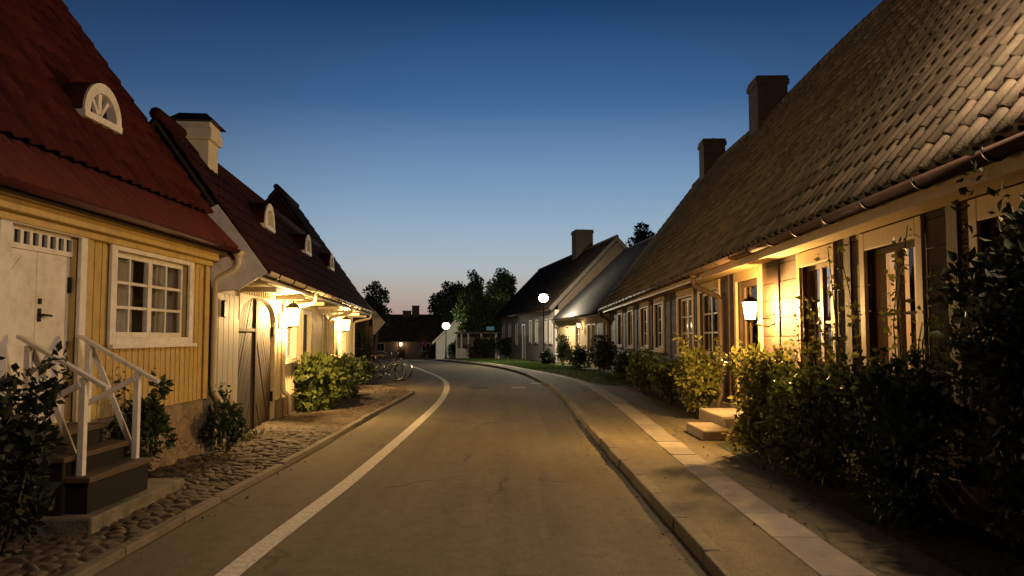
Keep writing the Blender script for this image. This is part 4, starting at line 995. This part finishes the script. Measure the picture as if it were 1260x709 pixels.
MB().torus((0,-.012,1.75), .33, .045, 'y', 28, 6).build('ring', M['signred'], fc)
MB().bar((-.24,-.014,1.99), (.24,-.014,1.51), .02, .075, up=(.7,0,.7)).build('slash', M['signred'], fc)

# ================================================================== STREET LAMPS
def street_lamp(label, loc, h, power, col, globe=.17, radius=.12, tall=False, mat='lampwhite'):
    t = thing('street_lamp', label, 'street lamp', loc, 0, 'street lamps')
    MB().lathe([(.11,-.05),(.11,.35),(.085,.40),(.085,.8),(.055,.86),(.042,h*.55),(.038,h-.28),(.06,h-.27),(.07,h-.22)], n=12).build('post', M['iron'], t, True)
    n = 16; pr = [(globe*math.sin(math.pi*k/n)+.0005, h-globe*.9*math.cos(math.pi*k/n)) for k in range(n+1)]
    MB().lathe(pr, n=32).build('globe', M[mat], t, True)
    MB().lathe([(globe*1.25,h+globe*.78),(globe*1.1,h+globe*.95),(globe*.3,h+globe*1.3),(.015,h+globe*1.7)], n=16).build('lamp_cap', M['iron'], t, True)
    point('street lamp light', (loc[0], loc[1], loc[2]+h), power, col, radius); return t
street_lamp('tall black street lamp with brilliant globe before the gabled house', (1.80, 44, gz(44)-.02), 3.85, 6000, (1,.84,.58), .27)
street_lamp('smaller far street lamp glowing beside the white gable house', (-6.4, 75, gz(75)-.02), 3.32, 3000, (1,.86,.62), .36)
# the lamp that lights the near street stands just behind the viewer on the right
street_lamp('tall street lamp by the near corner of the timber house', (3.48, 4.05, 0), 4.35, 2000, (1,.69,.44), .18, .09)

# ================================================================== BICYCLES
def bicycle(loc, rz, label):
    t = thing('bicycle', label, 'bicycle', loc, rz, 'bicycles parked by the hedge'); r = .345
    for x in (0, -1.05):
        w = MB().torus((x,0,r), r-.018, .018, 'y', 36, 8).build('wheel', M['rubber'], t, True); w.name = 'wheel'
        MB().torus((x,0,r), r-.046, .012, 'y', 36, 6).build('rim', M['chrome'], w, True)
        s_ = MB()
        for k in range(14): a = 2*math.pi*k/14; s_.tube([(x, (.02 if k % 2 else -.02), r), (x+(r-.05)*math.cos(a), 0, r+(r-.05)*math.sin(a))], .0025, 4)
        s_.tube([(x,-.035,r),(x,.035,r)], .018, 8); s_.build('hub', M['chrome'], w)
        f_ = MB(); n = 10
        for k in range(n):
            a, b = R(20)+R(150)*k/n, R(20)+R(150)*(k+1)/n
            f_.hexa([(x+(r+.02)*math.cos(a),-.025,r+(r+.02)*math.sin(a)),(x+(r+.02)*math.cos(b),-.025,r+(r+.02)*math.sin(b)),(x+(r+.02)*math.cos(b),.025,r+(r+.02)*math.sin(b)),(x+(r+.02)*math.cos(a),.025,r+(r+.02)*math.sin(a))],
                    [(x+(r+.025)*math.cos(a),-.025,r+(r+.025)*math.sin(a)),(x+(r+.025)*math.cos(b),-.025,r+(r+.025)*math.sin(b)),(x+(r+.025)*math.cos(b),.025,r+(r+.025)*math.sin(b)),(x+(r+.025)*math.cos(a),.025,r+(r+.025)*math.sin(a))])
        f_.build('mudguard', M['chrome'], t)
    bb = (-.60,0,.29); hd_ = (-.20,0,.80); st = (-.76,0,.82)
    f = MB(); f.tube([bb,hd_], .017, 8).tube([bb,st], .016, 8).tube([(-.73,0,.72),(-.21,0,.74)], .015, 8).tube([bb,(-1.05,.05,r)], .010, 6).tube([bb,(-1.05,-.05,r)], .010, 6).tube([st,(-1.05,.05,r)], .009, 6).tube([st,(-1.05,-.05,r)], .009, 6)
    f.build('frame', M['bikeblack'], t, True)
    MB().tube([(-.22,0,.92),(-.14,0,.66),(-.09,.045,.60),(0,.05,r)], .012, 6).tube([(-.14,0,.66),(-.09,-.045,.60),(0,-.05,r)], .012, 6).build('fork', M['bikeblack'], t, True)
    MB().tube([(-.45,.28,1.02),(-.30,.27,1.04),(-.20,.12,1.03),(-.21,0,1.0),(-.20,-.12,1.03),(-.30,-.27,1.04),(-.45,-.28,1.02)], .012, 6).tube([(-.21,0,1.0),(-.215,0,.9)], .014, 6).build('handlebar', M['chrome'], t, True)
    MB().hexa([(-.95,-.09,.90),(-.62,-.025,.91),(-.62,.025,.91),(-.95,.09,.90)], [(-.94,-.085,.96),(-.63,-.02,.945),(-.63,.02,.945),(-.94,.085,.96)]).build('saddle', M['leather'], t, bevel=.015)
    MB().tube([(-.78,0,.91),(-.755,0,.80)], .013, 6).build('seat_post', M['chrome'], t)
    MB().torus((-.60,.04,.29), .085, .006, 'y', 20, 5).tube([(-.60,.05,.29),(-.50,.05,.20)], .009, 6).tube([(-.60,-.05,.29),(-.70,-.05,.38)], .009, 6).box(-.55, -.45, .05, .13, .185, .21).box(-.75, -.65, -.13, -.05, .37, .395).build('crank', M['chrome'], t)
    MB().tube([(-.13,0,.78),(-.08,0,.79)], [.03,.04], 10).build('headlight', M['chrome'], t)
    return t
bicycle((-4.22, 28.4, 0), R(4), 'nearer of two bicycles parked side by side at the hedge end')
bicycle((-4.06, 28.95, 0), R(-5), 'farther of two bicycles, half hidden behind the nearer bicycle')

# ================================================================== PLANTS
shrub('rose_bush', 'leafy rose bush before the near handrail of the front steps', (-3.62, 5.45, .03), .46, .50, 1.42, 2600, .085, M['leaf_shaded'], 101, 26, sprigs=6, flowers=4)
shrub('rose_bush', 'dark bush growing low at the bottom left below the steps', (-3.75, 4.75, .03), .5, .55, .95, 1800, .08, M['leaf_shaded'], 103, 18)
shrub('rose_bush', 'bushy rose between the far handrail and the yellow wall', (-3.92, 8.25, .03), .28, .50, 1.22, 1500, .075, M['leaf_dark'], 105, 22, clip=lambda P: (P[:,0] > -4.14), flowers=6, sprigs=4)
shrub('rose_bush', 'small pale flowered rose bush at the foot of the downpipe', (-3.86, 10.55, .03), .30, .52, .86, 1500, .065, M['leaf_dark'], 107, 18, clip=lambda P: P[:,0] > -4.12, flowers=34, sprigs=4)
shrub('hydrangea', 'bright green broad leaved bush beside the white downpipe', (-4.18, 16.9, .03), .52, 1.35, 1.28, 2600, .135, M['leaf_bright'], 109, 30, full=True, clip=lambda P: P[:,0] > -3.03-.098*P[:,1]+.06, asp=.8)
shrub('hydrangea', 'green bush below the second lantern beyond the hydrangea', (-4.5, 20.4, .03), .55, 1.9, 1.26, 3400, .12, M['leaf_mid'], 111, 34, full=True, clip=lambda P: P[:,0] > -3.03-.098*P[:,1]+.06, asp=.75)
shrub('hedge', 'dark low hedge at the cottage end beside the bicycles', (-5.05, 25.6, 0), .6, 2.2, 1.05, 3200, .09, M['leaf_dark'], 113, 34, 'hedge', clip=lambda P: P[:,0] > -3.03-.098*P[:,1]+.06)
shrub('hedge', 'dark tall hedge behind the bicycles at the bend', (-6.4, 31.5, 0), .8, 3.0, 2.1, 4200, .10, M['leaf_shaded'], 115, 40, 'hedge')
wc = lambda P: P[:,0] < 3.6+.026*P[:,1]-.06
# the shrub border before the timber house, leaf colours stepped from lamplit to unlit
shrub('border_shrub', 'glossy lamplit shrub beside the granite steps under the lantern', (3.27, 9.85, KH), .52, .85, 1.42, 8000, .075, M['leaf_lit'], 121, 60, full=True, clip=wc, sprigs=10)
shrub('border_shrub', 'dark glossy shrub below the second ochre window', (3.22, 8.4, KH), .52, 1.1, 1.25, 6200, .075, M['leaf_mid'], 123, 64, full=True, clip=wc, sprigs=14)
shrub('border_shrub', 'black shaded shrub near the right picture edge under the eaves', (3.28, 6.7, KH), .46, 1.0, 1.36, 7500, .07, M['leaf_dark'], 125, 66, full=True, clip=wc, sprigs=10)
shrub('border_shrub', 'tallest black shrub filling the right edge beside the timber wall', (3.36, 4.75, KH), .48, 1.25, 2.75, 19000, .07, M['leaf_shaded'], 127, 100, full=True, clip=wc, sprigs=10)
shrub('border_shrub', 'bright green feathery shrub just beyond the granite steps', (3.42, 14.2, KH), .50, .75, 1.55, 5200, .075, M['leaf_lit'], 129, 30, clip=wc, sprigs=8)
shrub('border_shrub', 'loose green shrub before the double ochre windows', (3.45, 17.2, KH), .50, 1.3, 1.12, 3000, .09, M['leaf_mid'], 131, 30, clip=wc, sprigs=6)
shrub('border_shrub', 'dim olive shrub halfway along the timber house', (3.50, 20.6, KH), .55, 1.5, 1.2, 3000, .09, M['leaf_mid'], 133, 30, clip=wc, sprigs=6)
shrub('border_shrub', 'dark wide shrub at the far windows of the timber house', (3.75, 25.0, KH), .6, 2.0, 1.15, 3000, .10, M['leaf_dark'], 135, 30, clip=wc)
shrub('border_shrub', 'rounded dark bush at the far corner of the timber house', (3.5, 30.5, KH), .75, 1.3, 1.75, 2600, .10, M['leaf_shaded'], 137, 30, clip=wc)
shrub('garden_bush', 'wide dark bush before the ochre house', (3.1, 37.2, .05), .8, 1.0, 1.25, 1800, .11, M['leaf_dark'], 139, 24)
shrub('garden_bush', 'tall narrow shrub at the left end of the ochre house', (2.75, 41.6, .05), .55, .7, 2.05, 1800, .11, M['leaf_dark'], 141, 24)
shrub('garden_bush', 'low bush between the tall shrub and the ochre house door', (3.35, 40.0, .05), .6, .9, 1.0, 1200, .11, M['leaf_dark'], 143, 20)
shrub('garden_bush', 'round dark bush at the foot of the bright street lamp', (2.0, 43.1, .0), .75, .6, .95, 1500, .11, M['leaf_shaded'], 145, 22)
# climbing rose on the timber wall
cr_ = thing('climbing_rose', 'climbing rose with thin canes reaching across the lit window', 'climbing plant', (3.55, 6.9, KH))
g = random.Random(9); cn = MB(); P = []; D = []
for q in range(13):
    y = g.uniform(-.9, 2.4); x = g.uniform(-.25,-.05); zt = g.uniform(1.5, 2.55) if y < 1.0 else g.uniform(1.2, 1.95); ln = g.uniform(-.7,.9)
    pts = [(x+g.uniform(-.03,.03)-.10*(k/7)**2, y+ln*(k/7)**1.5, zt*k/7) for k in range(8)]
    cn.tube(pts, [.011-.001*k for k in range(8)], 5)
    for k in range(16):
        f = g.uniform(.35, 1.0)*7; i = min(6, int(f)); t_ = f-i
        p = [pts[i][a]+(pts[i+1][a]-pts[i][a])*t_ for a in range(3)]
        for _ in range(4): P.append([p[0]+g.uniform(-.08,.05), p[1]+g.uniform(-.10,.10), p[2]+g.uniform(-.08,.08)])
cn.build('cane', M['stem'], cr_, True)
V, F = leaf_arrays(np.array(P), .06, asp=.7); quads('foliage', V, F, M['leaf_lit'], cr_)
# trees
tree('pine_tree', 'dark layered pine standing beyond the left roof end', (-10.2, 58, gz(58)), 6.6, 1.2, 1.35, 1.4, 3600, .20, M['leaf_fir'], 201, 26, rmin=.25, rmax=.42)
tr_g = 'trees behind the far houses'
tree('broadleaf_tree', 'dark round tree behind the far street lamp', (-7.2, 98, gz(98)), 10.6, 1.6, 4.2, 3, 12000, .30, M['leaf_fir'], 203, 60, group=tr_g, rmin=.2, rmax=.4)
tree('broadleaf_tree', 'pointed green tree left of the gabled house', (-3.9, 80, gz(80)), 10.2, .8, 2.9, 2.6, 13000, .24, M['leaf_tree'], 205, 80, taper=.55, group=tr_g)
tree('broadleaf_tree', 'tallest pointed green tree just left of the gabled house roof', (-1.0, 79, gz(79)), 10.6, .8, 3.2, 2.6, 14000, .24, M['leaf_tree'], 207, 80, taper=.55, group=tr_g)
tree('broadleaf_tree', 'low spreading green tree above the shelter', (-2.6, 73, gz(73)), 7.0, .6, 3.6, 2.4, 13000, .24, M['leaf_tree'], 209, 80, group=tr_g)
tree('broadleaf_tree', 'dark tree rising behind the metal roof', (9.6, 56, gz(56)), 10.6, 3.0, 1.6, 1.6, 7000, .2, M['leaf_fir'], 211, 44, group=tr_g)
tree('broadleaf_tree', 'wide dark tree filling the gap between the pointed tree and the round tree', (-5.6, 88, gz(88)), 9.4, .8, 3.6, 2.8, 13000, .26, M['leaf_fir'], 221, 80, group=tr_g)
shrub('garden_bush', 'clipped dark hedge against the white gable wall', (-6.0, 83, gz(83)), 1.1, .8, 2.3, 2200, .16, M['leaf_dark'], 213, 24)
shrub('garden_bush', 'large black bush before the shelter posts', (-1.9, 60.5, gz(60)), 1.5, .8, 2.2, 2800, .15, M['leaf_shaded'], 215, 28)
shrub('garden_bush', 'dark bush between the shelter and the gabled house', (-.35, 66, gz(66)), 1.0, .9, 2.3, 2400, .15, M['leaf_shaded'], 217, 26)
shrub('garden_bush', 'small lit bush beneath the far street lamp', (-5.1, 71, gz(71)), .7, .7, 1.9, 1400, .14, M['leaf_dark'], 219, 20)

# ================================================================== SKY
wd = bpy.data.worlds.new('World'); scene.world = wd; wd.use_nodes = True; nt = wd.node_tree; nt.nodes.clear(); Lk = nt.links.new
out = nt.nodes.new('ShaderNodeOutputWorld'); bg = nt.nodes.new('ShaderNodeBackground'); Lk(bg.outputs[0], out.inputs[0])
tc = nt.nodes.new('ShaderNodeTexCoord'); sx = nt.nodes.new('ShaderNodeSeparateXYZ'); Lk(tc.outputs['Generated'], sx.inputs[0])
def lin(c): return tuple(((x/255+.055)/1.055)**2.4 if x > 10 else x/255/12.92 for x in c)
def el(d): return .5+.5*math.sin(R(d))
mr = nt.nodes.new('ShaderNodeMath'); mr.operation = 'MULTIPLY_ADD'; mr.inputs[1].default_value = .5; mr.inputs[2].default_value = .5; Lk(sx.outputs[2], mr.inputs[0])
bg.inputs[1].default_value = 1.0
rp = ramp(nt, mr.outputs[0], [(el(-10), lin((40,34,40))), (el(.5), lin((142,116,118))), (el(1.8), lin((166,142,134))), (el(3.2), lin((174,162,150))), (el(5.0), lin((168,176,180))), (el(7.5), lin((148,170,188))), (el(10.5), lin((122,153,184))), (el(17), lin((66,104,152))), (el(24), lin((30,67,114))), (el(34), lin((17,40,76))), (el(89), lin((9,18,36)))])
# the afterglow is a little stronger towards the place where the sun went down
dt = nt.nodes.new('ShaderNodeVectorMath'); dt.operation = 'DOT_PRODUCT'; Lk(tc.outputs['Generated'], dt.inputs[0]); dt.inputs[1].default_value = (.035,.999,0)
ar = ramp(nt, dt.outputs['Value'], [(.0, (.14,)*3), (.6, (.17,)*3), (.89, (.72,)*3), (.96, (1,1,1)), (1, (1.06,)*3)])
ml = nt.nodes.new('ShaderNodeVectorMath'); ml.operation = 'SCALE'; Lk(rp.outputs[0], ml.inputs[0]); Lk(ar.outputs[0], ml.inputs[3])
Lk(ml.outputs[0], bg.inputs[0]); bg.inputs[1].default_value = 1.03

# ================================================================== CAMERA
cam = bpy.data.cameras.new('camera'); co = bpy.data.objects.new('camera', cam); COL.objects.link(co)
cam.sensor_width = 36; cam.lens = 950/1260*36; cam.clip_end = 2000; cam.clip_start = .05
co.location = (0, 0, 1.6); co.rotation_euler = (R(90)+math.atan(60.5/950), 0, 0)
scene.camera = co
scene.view_settings.view_transform = 'Standard'; scene.view_settings.look = 'None'; scene.view_settings.exposure = 0; scene.view_settings.gamma = 1
c = scene.cycles; c.max_bounces = 6; c.diffuse_bounces = 3; c.glossy_bounces = 3; c.transparent_max_bounces = 12; c.sample_clamp_indirect = 4; c.caustics_reflective = False; c.caustics_refractive = False
c.use_denoising = True
